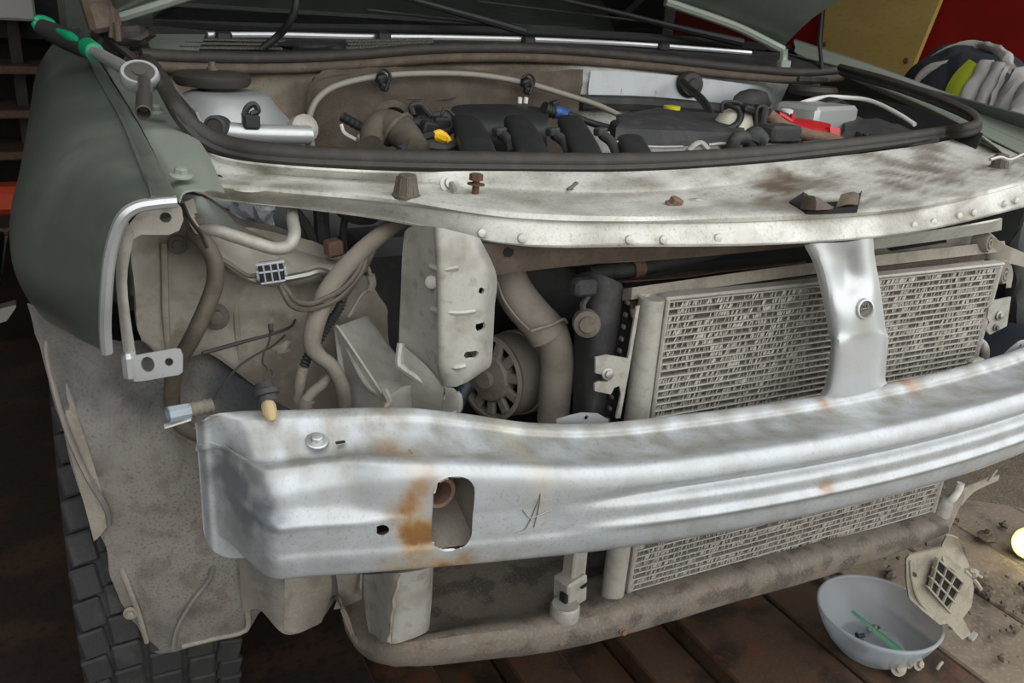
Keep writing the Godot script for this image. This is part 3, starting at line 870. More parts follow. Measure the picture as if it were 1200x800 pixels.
	# upright that ties the bar to the panel above
	var rows2 := [
		[V(-0.0837,0.7643,-0.085), V(-0.0761,0.7668,-0.078), V(-0.0282,0.7651,-0.082), V(0.0031,0.7676,-0.078), V(0.0277,0.7655,-0.085)],
		[V(-0.063,0.7403,-0.083), V(-0.0587,0.7425,-0.074), V(-0.0125,0.7393,-0.086), V(0.0083,0.7445,-0.074), V(0.0364,0.7391,-0.083)],
		[V(-0.0486,0.7109,-0.08), V(-0.0456,0.7148,-0.07), V(-0.0081,0.7109,-0.08), V(0.0164,0.7148,-0.068), V(0.0498,0.7085,-0.08)],
		[V(-0.0363,0.6811,-0.076), V(-0.037,0.6863,-0.064), V(-0.0183,0.6898,-0.058), V(0.0131,0.6909,-0.056), V(0.0612,0.6766,-0.076)],
		[V(-0.0277,0.653,-0.07), V(-0.0299,0.656,-0.056), V(-0.0106,0.6583,-0.05), V(0.0275,0.658,-0.052), V(0.0738,0.6413,-0.072)],
		[V(-0.0264,0.6413,-0.064), V(-0.032,0.646,-0.05), V(-0.0045,0.6432,-0.049), V(0.0381,0.643,-0.052), V(0.074,0.6339,-0.066)],
		[V(-0.0261,0.6081,-0.06), V(-0.0283,0.6102,-0.047), V(-0.0007,0.6081,-0.046), V(0.0391,0.6045,-0.048), V(0.077,0.594,-0.062)],
		[V(-0.0257,0.5846,-0.06), V(-0.0272,0.5844,-0.047), V(0.0042,0.5803,-0.046), V(0.0429,0.5812,-0.048), V(0.081,0.5734,-0.06)],
		[V(-0.0296,0.5676,-0.062), V(-0.0253,0.5689,-0.052), V(0.013,0.5641,-0.05), V(0.0614,0.5659,-0.052), V(0.104,0.5593,-0.062)]]
	var up := add(car, "latch_support", G.new().sheet(rows2, 5, 5, .0025), "silver", "silver pressed upright in front of the radiator")
	g = G.new().lathe(V(0.0011,0.6861,-0.0505), V(-.12,.25,1), [[.0135,-.002],[.0125,.003],[.0105,.0035],[.0095,.0005],[.009,-.003],[0,-.003]], 28)
	add(up, "ring", g, "silver")
	g = G.new()
	g.lathe(V(0.0011,0.6861,-0.0505), V(-.12,.25,1), [[.0092,.0],[.0092,.0012],[0,.0012]], 20)
	add(up, "insert", g, "dark_steel")
	g = G.new()
	for k in [-1, 0, 1]:
		g.box(V(-0.0008,0.6867,-0.049) + V(.0045 * k, 0, 0), V(.0016, .013, .0012))
	g.box(V(-0.0008,0.6867,-0.049), V(.014, .0022, .0012))
	add(up, "insert_rib", g, "steel")

func cooling() -> void:
	# condenser
	var c := Node3D.new()
	c.name = "condenser"
	car.add_child(c, true)
	c.position = V(.07, .253, -.139)
	c.set_meta("label", "pale dusty finned air conditioning condenser")
	var n := 48
	var x0 := -.236; var x1 := .372; var y0 := .258; var y1 := .690
	var fins := G.new()
	var rng := RandomNumberGenerator.new()
	rng.seed = 12
	for i in n + 1:
		var y := lerpf(y0, y1, float(i) / n)
		add(c, "tube", G.new().box(V((x0 + x1) / 2, y, -.139), V(x1 - x0, .0022, .016), Basis.IDENTITY, .0007), "alu")
	for i in n:
		var y := lerpf(y0, y1, (i + .5) / n)
		var h: float = (y1 - y0) / n * .5 - .0009
		var x: float = x0 + .003
		var s := 1.0
		var ns := noise(6., 2, 4)
		while x < x1 - .004:
			var dx := .0015 + rng.randf() * .0008
			var bent: float = clampf(ns.get_noise_2d(x * 3.0, y * 9.0) * 1.2 + .45, 0., 1.)
			var f0: float = -.1345 - rng.randf() * .004
			fins.quad(V(x, y - h * s, f0), V(x + dx, y + h * s, f0), V(x + dx, y + h * s, -.146), V(x, y - h * s, -.146))
			if rng.randf() < .25 + .5 * bent:
				var bw := .0004 + rng.randf() * .0011 * (.4 + bent)
				var sl := (rng.randf() - .3) * .0022
				var z1: float = -.1322 - rng.randf() * .0015
				fins.quad(V(x - sl, y - h * (.6 + .35 * rng.randf()), z1), V(x + bw - sl, y - h * .8, z1 + .0006), V(x + bw + sl, y + h * (.6 + .35 * rng.randf()), z1 + .0006), V(x + sl, y + h * .85, z1))
			x += dx
			s = -s
	var fo := add(c, "fins", fins, "fin", "crumpled metal cooling fins")
	fo.set_meta("kind", "stuff")
	# header tanks
	var g := G.new().tube([V(-0.2586,0.6884,-0.137), V(-0.2589,0.682,-0.137), V(-0.2587,0.5024,-0.137), V(-0.262,0.2611,-0.137), V(-0.262,0.2499,-0.137)], .0155, 20, 2)
	g.lathe(V(-0.2586,0.6884,-0.137), V(0,1,0), [[.0155,0],[.012,.003],[0,.004]], 20)
	add(c, "header_tank", g, "alu")
	g = G.new().box(V(-.239,.474,-.139), V(.006,.44,.022))
	add(c, "end_plate", g, "alu")
	g = G.new().box(V(.3745,.474,-.139), V(.011,.44,.020), Basis.IDENTITY, .003)
	add(c, "end_plate", g, "alu")
	g = G.new().box(V(.07,.6945,-.139), V(.625,.005,.020))
	add(c, "top_rail", g, "alu")
	g = G.new().box(V(.07,.2535,-.139), V(.625,.005,.020))
	add(c, "bottom_rail", g, "alu")
	# bracket on the left
	g = G.new().plate([V(-0.289,0.6258,-0.128), V(-0.2857,0.6896,-0.128), V(-0.2811,0.6913,-0.128), V(-0.285,0.6143,-0.128), V(-0.2897,0.5474,-0.128), V(-0.2961,0.5484,-0.128), V(-0.2927,0.5797,-0.128), V(-0.2967,0.5915,-0.128), V(-0.3038,0.5903,-0.128), V(-0.3076,0.5819,-0.128), V(-0.3313,0.5898,-0.128), V(-0.3323,0.5987,-0.128), V(-0.3267,0.6012,-0.128), V(-0.3146,0.5996,-0.128), V(-0.3155,0.6074,-0.128), V(-0.3328,0.6129,-0.128), V(-0.335,0.6326,-0.128), V(-0.3188,0.6338,-0.128)], V(0,0,-.003), [])
	add(c, "bracket", g, "alu")
	add(c, "bolt", G.new().bolt(V(-0.3172,0.6106,-0.126), V(-.2,.2,1), .0045), "steel")
	g = G.new().plate([V(0.3688,0.6269,-0.128), V(0.3782,0.6383,-0.128), V(0.4158,0.6405,-0.128), V(0.4258,0.5919,-0.128), V(0.3888,0.5817,-0.128), V(0.3748,0.5917,-0.128), V(0.3806,0.6022,-0.128), V(0.3709,0.6115,-0.128)], V(0,0,-.003), [[V(0.4025,0.6084,-0.128), .003, .003]])
	add(c, "bracket", g, "alu")
	add(c, "bolt", G.new().bolt(V(0.3959,0.6125,-0.126), V(0,.2,1), .0045), "steel")
	add(c, "bolt", G.new().bolt(V(0.3958,0.593,-0.126), V(0,.2,1), .0035), "dark_steel")
	# low pressure pipe on the right
	g = G.new().tube([V(0.3732,0.5706,-0.14), V(0.3925,0.5627,-0.14), V(0.3979,0.5524,-0.135), V(0.4042,0.5313,-0.135), V(0.3901,0.5234,-0.13)], .007, 12, 4)
	add(c, "pipe", g, "alu")
	g = G.new().box(V(0.3725,0.5373,-0.13), V(.03,.014,.02), Basis.IDENTITY, .004)
	add(c, "pipe_block", g, "alu")
	g = G.new().tube([V(0.3977,0.2801,-0.13), V(0.3973,0.2925,-0.12), V(0.4059,0.3037,-0.12), V(0.4086,0.3194,-0.12)], .0065, 12, 4)
	add(c, "pipe", g, "white_plastic")
	g = G.new().lathe(V(0.3934,0.2561,-0.13), V(.12,1,0), [[0,0],[.0145,0],[.0145,.022],[.012,.026],[.012,.034],[0,.036]], 18)
	add(c, "valve_block", g, "alu")
	# radiator behind
	var r := Node3D.new()
	r.name = "radiator"
	car.add_child(r, true)
	r.position = V(.08, .26, -.2)
	g = G.new().box(V(.09,.48,-.205), V(.74,.40,.03))
	add(r, "core", g, "black_dusty")
	g = G.new().sheet([[V(-0.2745,0.697,-0.175), V(0.0135,0.7081,-0.175), V(0.4063,0.7165,-0.175)], [V(-0.2773,0.6837,-0.17), V(0.0121,0.6941,-0.17), V(0.4095,0.7013,-0.17)]], 4, 2, .02)
	add(r, "top_rail", g, "dust", "dusty tan top rail of the radiator")
	g = G.new().sheet([[V(-0.2734,0.685,-0.165), V(0.007,0.6948,-0.165), V(0.3755,0.7035,-0.165)], [V(-0.2681,0.6736,-0.165), V(0.0094,0.685,-0.165), V(0.3793,0.6938,-0.165)]], 4, 2, .004)
	add(r, "rail_groove", g, "brown")
	g = G.new().sheet([[V(-0.2718,0.6756,-0.16), V(0.0041,0.6869,-0.16), V(0.3682,0.6945,-0.16)], [V(-0.2692,0.6651,-0.158), V(0.0053,0.6742,-0.158), V(0.3695,0.6842,-0.158)]], 4, 2, .004)
	add(r, "rail_lip", g, "dust")
	# black plastic side tank with ribs
	g = G.new()
	g.sheet([[V(-0.3307,0.7111,-0.2), V(-0.3263,0.7252,-0.165), V(-0.2925,0.7101,-0.165), V(-0.2676,0.6918,-0.19)], [V(-0.3209,0.6856,-0.2), V(-0.3171,0.6963,-0.165), V(-0.2904,0.694,-0.165), V(-0.2659,0.6785,-0.19)], [V(-0.3156,0.6125,-0.2), V(-0.3162,0.6259,-0.165), V(-0.2914,0.6229,-0.165), V(-0.2632,0.6078,-0.19)], [V(-0.3081,0.5169,-0.2), V(-0.3104,0.5312,-0.165), V(-0.2975,0.5279,-0.165), V(-0.264,0.5095,-0.19)]], 4, 5, .004)
	var tk := add(r, "side_tank", g, "black_dusty", "black ribbed plastic radiator tank")
	for k in 14:
		var f := k / 13.0
		add(tk, "crimp", G.new().box(V(-.2775 - .012 * f, .685 - .20 * f, -.158), V(.004,.006,.008), Basis.IDENTITY, .0015), "brown_hose")
	g = G.new().lathe(V(-0.3384,0.6684,-0.15), V(-.5,.2,1), [[0,.018],[.009,.018],[.010,.014],[.0155,.013],[.0165,.006],[.0165,-.004],[.014,-.008],[.014,-.02],[0,-.02]], 24)
	add(tk, "drain_plug", g, "brown_hose", "round ribbed cap on the radiator tank")
	g = G.new().tube([V(-0.3322,0.6992,-0.16), V(-0.3422,0.6881,-0.155), V(-0.3379,0.6747,-0.15)], .004, 6, 4)
	g.box(V(-0.3403,0.7092,-0.16), V(.03,.02,.02), Basis.IDENTITY, .004)
	add(tk, "lug", g, "black_dusty")
	# cross member of brown metal above
	g = G.new().sheet([[V(-0.4806,0.7635,-0.185), V(-0.3212,0.7582,-0.17), V(-0.1211,0.748,-0.165), V(0.0073,0.743,-0.165)], [V(-0.4778,0.7455,-0.187), V(-0.3183,0.7443,-0.172), V(-0.118,0.7407,-0.167), V(0.0106,0.7376,-0.167)], [V(-0.476,0.7273,-0.189), V(-0.4422,0.7243,-0.187), V(-0.3149,0.7308,-0.175), V(-0.1139,0.7329,-0.17)]], 4, 3, .003)
	var cm := add(car, "upper_crossmember", g, "brown", "brown dusty metal strip under the front panel")
	add(cm, "hole", G.new().lathe(V(-0.4314,0.7518,-0.178), V(0,.1,1), [[.006,-.001],[.006,.001],[0,.001]], 16), "dark")
	# slotted rail right of the upright
	g = G.new().plate([V(0.1612,0.7153,-0.19), V(0.3379,0.7246,-0.19), V(0.3955,0.7296,-0.19), V(0.4073,0.7099,-0.19), V(0.3434,0.7096,-0.19), V(0.1655,0.7011,-0.19)], V(0,.002,-.02))
	add(car, "slotted_rail", g, "apron", "dusty metal rail with a dark slot")
	g = G.new().plate([V(0.1904,0.7153,-0.188), V(0.3124,0.7238,-0.188), V(0.3188,0.7169,-0.188), V(0.2006,0.7109,-0.188)], V(0,0,-.002))
	add(car, "slot", g, "dark")
	# black hose and fan shroud above the radiator
	g = G.new().tube([V(-0.283,0.6958,-0.24), V(-0.2158,0.6988,-0.24), V(-0.1287,0.7005,-0.25), V(0.0329,0.6957,-0.26), V(0.1447,0.6912,-0.27)], .011, 10, 4)
	add(car, "coolant_hose", g, "black_dusty", "black hose behind the radiator top")
	g = G.new().lathe(V(-0.2119,0.6997,-0.24), V(1,.1,-.05), [[.0118,-.008],[.0135,-.008],[.0135,.008],[.0118,.008]], 16)
	add(car, "hose_clamp", g, "rust")
	g = G.new().box(V(.09,.50,-.27), V(.62,.42,.06), Basis.IDENTITY, .01)
	add(car, "fan_shroud", g, "black")
	g = G.new().sheet([[V(-0.256,0.6726,-0.28), V(-0.103,0.683,-0.28), V(0.1305,0.6827,-0.28)], [V(-0.2293,0.6802,-0.24), V(-0.1493,0.6881,-0.22), V(0.0691,0.6929,-0.22)]], 3, 2, .002).jiggle(.004, 40.)
	add(car, "foam_strip", g, "rust", "reddish brown crumbled foam strip on the radiator")

func right_corner() -> void:
	# dusty inner wing behind the missing headlamp
	var g := G.new().sheet([
		[V(-0.8079,0.758,-0.33), V(-0.7852,0.7608,-0.345), V(-0.7572,0.7627,-0.36), V(-0.704,0.751,-0.37), V(-0.636,0.7318,-0.38), V(-0.5623,0.7006,-0.4), V(-0.4923,0.6493,-0.42)],
		[V(-0.8088,0.7124,-0.325), V(-0.786,0.7078,-0.335), V(-0.7406,0.6995,-0.345), V(-0.6886,0.6858,-0.35), V(-0.6333,0.6692,-0.355), V(-0.5708,0.6568,-0.36), V(-0.4962,0.6075,-0.4)],
		[V(-0.8096,0.662,-0.325), V(-0.7865,0.643,-0.335), V(-0.7398,0.6499,-0.34), V(-0.6889,0.6345,-0.345), V(-0.6307,0.6156,-0.35), V(-0.5704,0.6014,-0.355), V(-0.4955,0.5618,-0.39)],
		[V(-0.8067,0.6399,-0.33), V(-0.7785,0.6131,-0.338), V(-0.7345,0.6159,-0.345), V(-0.6877,0.5732,-0.355), V(-0.6242,0.5157,-0.365), V(-0.5682,0.4886,-0.365), V(-0.4963,0.4638,-0.38)],
		[V(-0.7992,0.6291,-0.335), V(-0.773,0.6012,-0.345), V(-0.7316,0.6028,-0.35), V(-0.6855,0.5561,-0.36), V(-0.6214,0.4861,-0.37), V(-0.5647,0.441,-0.37), V(-0.4958,0.4238,-0.38)]], 6, 6, .003).jiggle(.003, 18.)
	var ap := add(car, "inner_wing", g, "apron", "beige dusty inner wing panel behind the missing headlamp")
	g = G.new().tube([V(-0.7728,0.74,-0.338), V(-0.7749,0.7079,-0.332), V(-0.7778,0.6591,-0.33), V(-0.7776,0.6183,-0.335)], .004, 8, 4)
	g.tube([V(-0.6978,0.6875,-0.347), V(-0.7001,0.6367,-0.342), V(-0.696,0.5897,-0.35)], .0035, 8, 4)
	g.tube([V(-0.7055,0.686,-0.347), V(-0.7087,0.6373,-0.343), V(-0.7072,0.6043,-0.35)], .002, 8, 4)
	add_each(ap, "ridge", g, "apron")
	# step of the wing above with a bright edge
	g = G.new().sheet([
		[V(-0.7564,0.7919,-0.3), V(-0.7242,0.7836,-0.36), V(-0.6782,0.7422,-0.42), V(-0.6249,0.7243,-0.43), V(-0.5568,0.6837,-0.44)],
		[V(-0.7505,0.7722,-0.29), V(-0.7229,0.7542,-0.32), V(-0.674,0.7337,-0.34), V(-0.6259,0.71,-0.36), V(-0.5516,0.6863,-0.38)],
		[V(-0.7414,0.7518,-0.285), V(-0.7183,0.7322,-0.29), V(-0.6804,0.7042,-0.3), V(-0.6381,0.699,-0.31), V(-0.5474,0.7045,-0.33)],
		[V(-0.7358,0.7373,-0.3), V(-0.7139,0.7176,-0.31), V(-0.6787,0.6961,-0.31), V(-0.631,0.6893,-0.32), V(-0.542,0.6926,-0.34)]], 5, 4, .003)
	add(ap, "upper_step", g, "apron")
	g = G.new().tube([V(-0.6838,0.7034,-0.297), V(-0.6556,0.7022,-0.297), V(-0.6277,0.7042,-0.3), V(-0.6096,0.7055,-0.305), V(-0.5835,0.6944,-0.315), V(-0.5468,0.6962,-0.325)], .0048, 8, 4)
	add(ap, "bright_edge", g, "steel", "bright worn metal edge of the inner wing")
	g = G.new().sheet([[V(-0.7542,0.7946,-0.33), V(-0.7327,0.7902,-0.33), V(-0.708,0.77,-0.34)], [V(-0.7468,0.7696,-0.3), V(-0.712,0.7556,-0.32), V(-0.6742,0.7287,-0.34)]], 4, 3, .003)
	add(ap, "corner_gusset", g, "paint")
	for p in [[V(-0.7592,0.738,-0.335), .006], [V(-0.7243,0.6528,-0.33), .009], [V(-0.7409,0.7709,-0.305), .005]]:
		add(ap, "bolt", G.new().bolt(p[0], V(-.1,.2,1), p[1]), "brown_hose")
	# white crumpled heat foil seen over the wing
	g = G.new().sheet([[V(-0.7071,0.7641,-0.45), V(-0.677,0.761,-0.45), V(-0.6512,0.7579,-0.45), V(-0.6281,0.7528,-0.45)], [V(-0.6896,0.7466,-0.44), V(-0.6676,0.7412,-0.45), V(-0.6486,0.7427,-0.44), V(-0.6287,0.7363,-0.45)], [V(-0.6702,0.7241,-0.44), V(-0.6525,0.7252,-0.45), V(-0.6419,0.7249,-0.44), V(-0.6314,0.7175,-0.45)]], 6, 6, .002).jiggle(.012, 30., 5)
	add(car, "heat_foil", g, "lavender", "crumpled pale grey foil beside the bent pipe")
	# bent aluminium pipe
	g = G.new().tube([V(-0.7413,0.762,-0.3), V(-0.7253,0.7636,-0.29), V(-0.7089,0.7584,-0.285), V(-0.6853,0.7499,-0.28), V(-0.6655,0.743,-0.28), V(-0.6495,0.7436,-0.285), V(-0.6403,0.7532,-0.295), V(-0.6337,0.7612,-0.33), V(-0.6224,0.7676,-0.39)], [.006,.0072,.0072,.0072,.0072], 12, 6)
	add(car, "aluminium_pipe", g, "alu", "bent bare aluminium pipe")
	# brown hose bending down in front of the inner wing
	g = G.new().tube([V(-0.7465,0.7604,-0.3), V(-0.7372,0.7516,-0.285), V(-0.7294,0.7338,-0.28), V(-0.7299,0.7102,-0.28), V(-0.7382,0.6868,-0.28), V(-0.7503,0.6616,-0.28), V(-0.7597,0.641,-0.285), V(-0.772,0.6135,-0.3), V(-0.7779,0.5822,-0.315), V(-0.7788,0.548,-0.32), V(-0.7702,0.5294,-0.31), V(-0.75,0.5224,-0.29), V(-0.7313,0.5153,-0.28)], .0092, 14, 6)
	add(car, "washer_hose", g, "brown_hose", "dirty brown hose bent in front of the inner wing")
	g = G.new().tube([V(-0.7664,0.8154,-0.2), V(-0.756,0.7894,-0.24), V(-0.7413,0.7635,-0.275), V(-0.7366,0.7503,-0.272)], .0022, 6, 4)
	add(car, "wire", g, "wire")
	g = G.new().tube([V(-0.7277,0.7389,-0.278), V(-0.7114,0.7259,-0.28), V(-0.6958,0.7142,-0.28), V(-0.6831,0.7142,-0.28)], .0028, 6, 4)
	add(car, "wire", g, "brown_hose")
	# harness tubes
	g = G.new().tube([V(-0.5025,0.7552,-0.33), V(-0.5413,0.739,-0.31), V(-0.5704,0.7196,-0.3), V(-0.5954,0.695,-0.295), V(-0.6111,0.6719,-0.29), V(-0.6241,0.6453,-0.28), V(-0.6277,0.6264,-0.275), V(-0.6203,0.6137,-0.27), V(-0.6088,0.6035,-0.265), V(-0.6002,0.586,-0.26), V(-0.5952,0.5666,-0.26), V(-0.5903,0.5276,-0.27)], [.010,.011,.0125,.011,.0085,.0085,.009], 12, 6)
	add(car, "wiring_harness", g, "hose", "dusty taped wiring harness")
	g = G.new().tube([V(-0.545,0.7353,-0.305), V(-0.5642,0.707,-0.31), V(-0.5768,0.6837,-0.31), V(-0.5881,0.6613,-0.3), V(-0.602,0.6451,-0.295), V(-0.6158,0.627,-0.29), V(-0.6282,0.6101,-0.29), V(-0.6367,0.5862,-0.29), V(-0.6414,0.5604,-0.29)], .0062, 10, 8, [.0042, .0016])
	add(car, "corrugated_sleeve", g, "black_dusty", "black corrugated cable sleeve")
	g = G.new().tube([V(-0.6355,0.5964,-0.286), V(-0.6402,0.5778,-0.285), V(-0.6427,0.5538,-0.285)], .0068, 10, 5)
	add(car, "sleeve_end", g, "dust")
	g = G.new().tube([V(-0.6041,0.5902,-0.275), V(-0.6178,0.5788,-0.27), V(-0.6326,0.5742,-0.26), V(-0.6419,0.567,-0.255)], .0062, 12, 5)
	g.tube([V(-0.6389,0.5687,-0.255), V(-0.642,0.5627,-0.255), V(-0.6431,0.5541,-0.255)], .0085, 12, 3)
	add(car, "hose_elbow", g, "hose", "grey hose end with a collar")
	g = G.new().tube([V(-0.5446,0.7314,-0.3), V(-0.5549,0.7113,-0.3), V(-0.5756,0.6814,-0.3), V(-0.5874,0.6713,-0.295)], .0028, 6, 4)
	g.tube([V(-0.5549,0.7238,-0.3), V(-0.5642,0.7065,-0.29), V(-0.5852,0.6848,-0.285), V(-0.6068,0.6738,-0.28), V(-0.6327,0.6717,-0.275), V(-0.651,0.6791,-0.27), V(-0.6582,0.6917,-0.27), V(-0.6624,0.7024,-0.275)], .0036, 8, 5)
	g.tube([V(-0.5576,0.7224,-0.298), V(-0.5713,0.7058,-0.287), V(-0.5888,0.6898,-0.283), V(-0.6122,0.6811,-0.278), V(-0.6314,0.6786,-0.272), V(-0.6471,0.6847,-0.27), V(-0.6544,0.6953,-0.27), V(-0.6596,0.7031,-0.275)], .003, 8, 5)
	add(car, "wire_loop", g, "brown_hose", "dusty wires looping to the black connector")
	# black connector
	var o := V(-0.6732,0.7217,-0.265)
	g = G.new()
	var bs := Basis.from_euler(V(.1, -.15, .12))
	g.box(o, V(.026,.022,.012), bs, .002)
	var con := add(car, "wire_connector", g, "black", "black plastic plug with ribs")
	g = G.new()
	for k in [-1, 0, 1]:
		g.box(o + bs * V(.0075 * k, 0, .007), V(.0018,.022,.003), bs, .0005)
	g.box(o + bs * V(0,.0115,.004), V(.030,.0022,.006), bs, .0005)
	g.box(o + bs * V(0,-.0095,.007), V(.026,.0018,.003), bs, .0005)
	g.box(o + bs * V(0,.003,.007), V(.026,.0018,.003), bs, .0005)
	g.box(o + bs * V(.0145,0,.002), V(.003,.010,.008), bs, .0008)
	g.box(o + bs * V(-.0145,0,.002), V(.003,.010,.008), bs, .0008)
	add(con, "rib", g, "lavender", "grey edges of the plug")
	# clutter in the dark behind: bundle of dark wires and engine brackets
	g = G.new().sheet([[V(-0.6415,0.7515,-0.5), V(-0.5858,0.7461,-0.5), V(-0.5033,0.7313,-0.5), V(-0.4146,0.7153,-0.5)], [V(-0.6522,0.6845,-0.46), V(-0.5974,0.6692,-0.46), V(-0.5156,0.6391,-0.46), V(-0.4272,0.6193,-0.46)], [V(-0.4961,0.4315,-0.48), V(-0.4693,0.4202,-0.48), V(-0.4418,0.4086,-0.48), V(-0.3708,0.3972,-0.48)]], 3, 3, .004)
	add(car, "added_light_blocker", g, "black")  # added dark panel, stops light from passing under the bay
	g = G.new().tube([V(-0.6151,0.7578,-0.4), V(-0.5978,0.7302,-0.4), V(-0.5876,0.6966,-0.4)], .006, 8, 4)
	g.tube([V(-0.5771,0.7508,-0.42), V(-0.5781,0.7157,-0.41), V(-0.5763,0.6864,-0.41)], .010, 8, 4)
	g.tube([V(-0.545,0.7451,-0.42), V(-0.5515,0.7198,-0.41), V(-0.5494,0.6914,-0.41)], .005, 8, 4)
	add(car, "dark_cable", g, "black_dusty")
	g = G.new().box(V(-0.5778,0.7177,-0.36), V(.020,.020,.02), Basis.from_euler(V(0,.2,.1)), .003)
	add(car, "relay_box", g, "rust", "small rust brown block")
	g = G.new().lathe(V(-0.5304,0.7467,-0.42), V(.1,1,.4), [[.0,0],[.03,0],[.034,.008],[.034,.03],[.03,.036],[0,.036]], 24)
	add(car, "mount_cup", g, "black_dusty")
	g = G.new().tube([V(-0.6236,0.7071,-0.37), V(-0.5969,0.6959,-0.365), V(-0.5699,0.6881,-0.355), V(-0.5454,0.701,-0.35)], .003, 6, 4).jiggle(.004, 60.)
	add(car, "dry_leaves", g, "brown").set_meta("kind", "stuff")
	# hooked bracket and corrugated tube at the pillar's left
	g = G.new().tube([V(-0.5621,0.7006,-0.31), V(-0.5517,0.7062,-0.31), V(-0.5474,0.692,-0.31), V(-0.5494,0.6782,-0.31), V(-0.5579,0.6714,-0.31), V(-0.5689,0.6578,-0.305), V(-0.5778,0.6474,-0.3)], .0025, 6, 4)
	g.tube([V(-0.5474,0.6952,-0.31), V(-0.5452,0.6844,-0.31), V(-0.5483,0.676,-0.31)], .0055, 8, 4)
	add(car, "retaining_clip", g, "dust")
	# frame rail end
	g = G.new().sheet([[V(-0.5924,0.6359,-0.3), V(-0.5891,0.6369,-0.29), V(-0.5591,0.5776,-0.215), V(-0.5555,0.5652,-0.21)], [V(-0.5921,0.5983,-0.295), V(-0.5798,0.5805,-0.28), V(-0.5599,0.5607,-0.212), V(-0.5553,0.5521,-0.21)], [V(-0.5957,0.5193,-0.27), V(-0.5828,0.5104,-0.26), V(-0.5615,0.5245,-0.212), V(-0.5549,0.5243,-0.21)]], 4, 4, .003)
	g.sheet([[V(-0.5903,0.6379,-0.3), V(-0.5756,0.5877,-0.24), V(-0.556,0.5753,-0.212)], [V(-0.5611,0.6367,-0.32), V(-0.5358,0.5876,-0.29), V(-0.5267,0.5851,-0.23)], [V(-0.5417,0.6324,-0.34), V(-0.5063,0.5818,-0.31), V(-0.4722,0.5669,-0.25)], [V(-0.5363,0.6262,-0.35), V(-0.4943,0.5567,-0.31), V(-0.4601,0.5512,-0.25)]], 4, 4, .003)
	g.sheet([[V(-0.5615,0.5821,-0.208), V(-0.5322,0.5921,-0.21), V(-0.4848,0.5723,-0.22), V(-0.4708,0.5568,-0.22)], [V(-0.5591,0.5536,-0.208), V(-0.5311,0.5482,-0.21), V(-0.4833,0.5336,-0.22), V(-0.472,0.5317,-0.22)]], 3, 3, .003)
	var rail := add(car, "frame_rail", g, "silver_dirty", "dusty beige end of the front frame rail")
	g = G.new().tube([V(-0.564,0.5914,-0.207), V(-0.5584,0.5766,-0.205), V(-0.5624,0.5686,-0.205), V(-0.5571,0.5547,-0.205)], .004, 6, 3)
	add(rail, "flange", g, "apron")
	g = G.new().tube([V(-0.5866,0.6186,-0.292), V(-0.5745,0.6004,-0.27), V(-0.5636,0.5839,-0.245), V(-0.5612,0.5801,-0.215)], .0022, 6, 3)
	add(rail, "seam", g, "dust")
	# pressed pillar
	g = G.new().sheet([
		[V(-0.5243,0.7612,-0.25), V(-0.524,0.7706,-0.235), V(-0.5218,0.7796,-0.205), V(-0.5183,0.784,-0.182), V(-0.5177,0.785,-0.174), V(-0.5029,0.7811,-0.172), V(-0.4849,0.7755,-0.172), V(-0.4688,0.7679,-0.18)],
		[V(-0.5268,0.7335,-0.25), V(-0.5242,0.7374,-0.235), V(-0.5198,0.7472,-0.205), V(-0.515,0.7508,-0.18), V(-0.5153,0.7526,-0.17), V(-0.4933,0.7489,-0.168), V(-0.4674,0.7347,-0.168), V(-0.4467,0.7257,-0.18)],
		[V(-0.5279,0.6877,-0.25), V(-0.5231,0.692,-0.235), V(-0.5173,0.698,-0.205), V(-0.5131,0.7033,-0.178), V(-0.5138,0.7059,-0.167), V(-0.4928,0.7011,-0.164), V(-0.4701,0.695,-0.164), V(-0.4474,0.6883,-0.178)],
		[V(-0.5292,0.6458,-0.25), V(-0.5221,0.6472,-0.235), V(-0.5148,0.6499,-0.205), V(-0.5122,0.6542,-0.176), V(-0.5132,0.6577,-0.164), V(-0.4945,0.655,-0.16), V(-0.4737,0.6526,-0.16), V(-0.4483,0.6441,-0.175)],
		[V(-0.5288,0.6243,-0.25), V(-0.5215,0.6216,-0.235), V(-0.5118,0.6181,-0.205), V(-0.51,0.6232,-0.176), V(-0.511,0.6271,-0.164), V(-0.4957,0.6271,-0.159), V(-0.4749,0.6265,-0.159), V(-0.4506,0.6234,-0.172)],
		[V(-0.5243,0.6162,-0.25), V(-0.5125,0.6064,-0.235), V(-0.507,0.6015,-0.205), V(-0.5054,0.6039,-0.178), V(-0.5044,0.6059,-0.168), V(-0.4945,0.606,-0.162), V(-0.4851,0.6108,-0.16), V(-0.4587,0.6179,-0.17)]], 9, 12, .003, [[0, 1, -.4705, .6735, .0068, .0045, .001], [0, 1, -.481, .6435, .0082, .0042, .0040], [0, 1, -.470, .7145, .0040, .0040, .0039]])
	var pil := add(car, "radiator_support_pillar", g, "silver_dirty", "pressed silver-grey pillar with bolt holes")
	g = G.new().tube([V(-0.5369,0.6367,-0.228), V(-0.5407,0.6151,-0.222), V(-0.5369,0.6099,-0.215), V(-0.5191,0.5987,-0.19), V(-0.5048,0.589,-0.178), V(-0.5008,0.5846,-0.172), V(-0.4922,0.5924,-0.166), V(-0.4893,0.5748,-0.166), V(-0.4986,0.5668,-0.168)], .005, 8, 5)
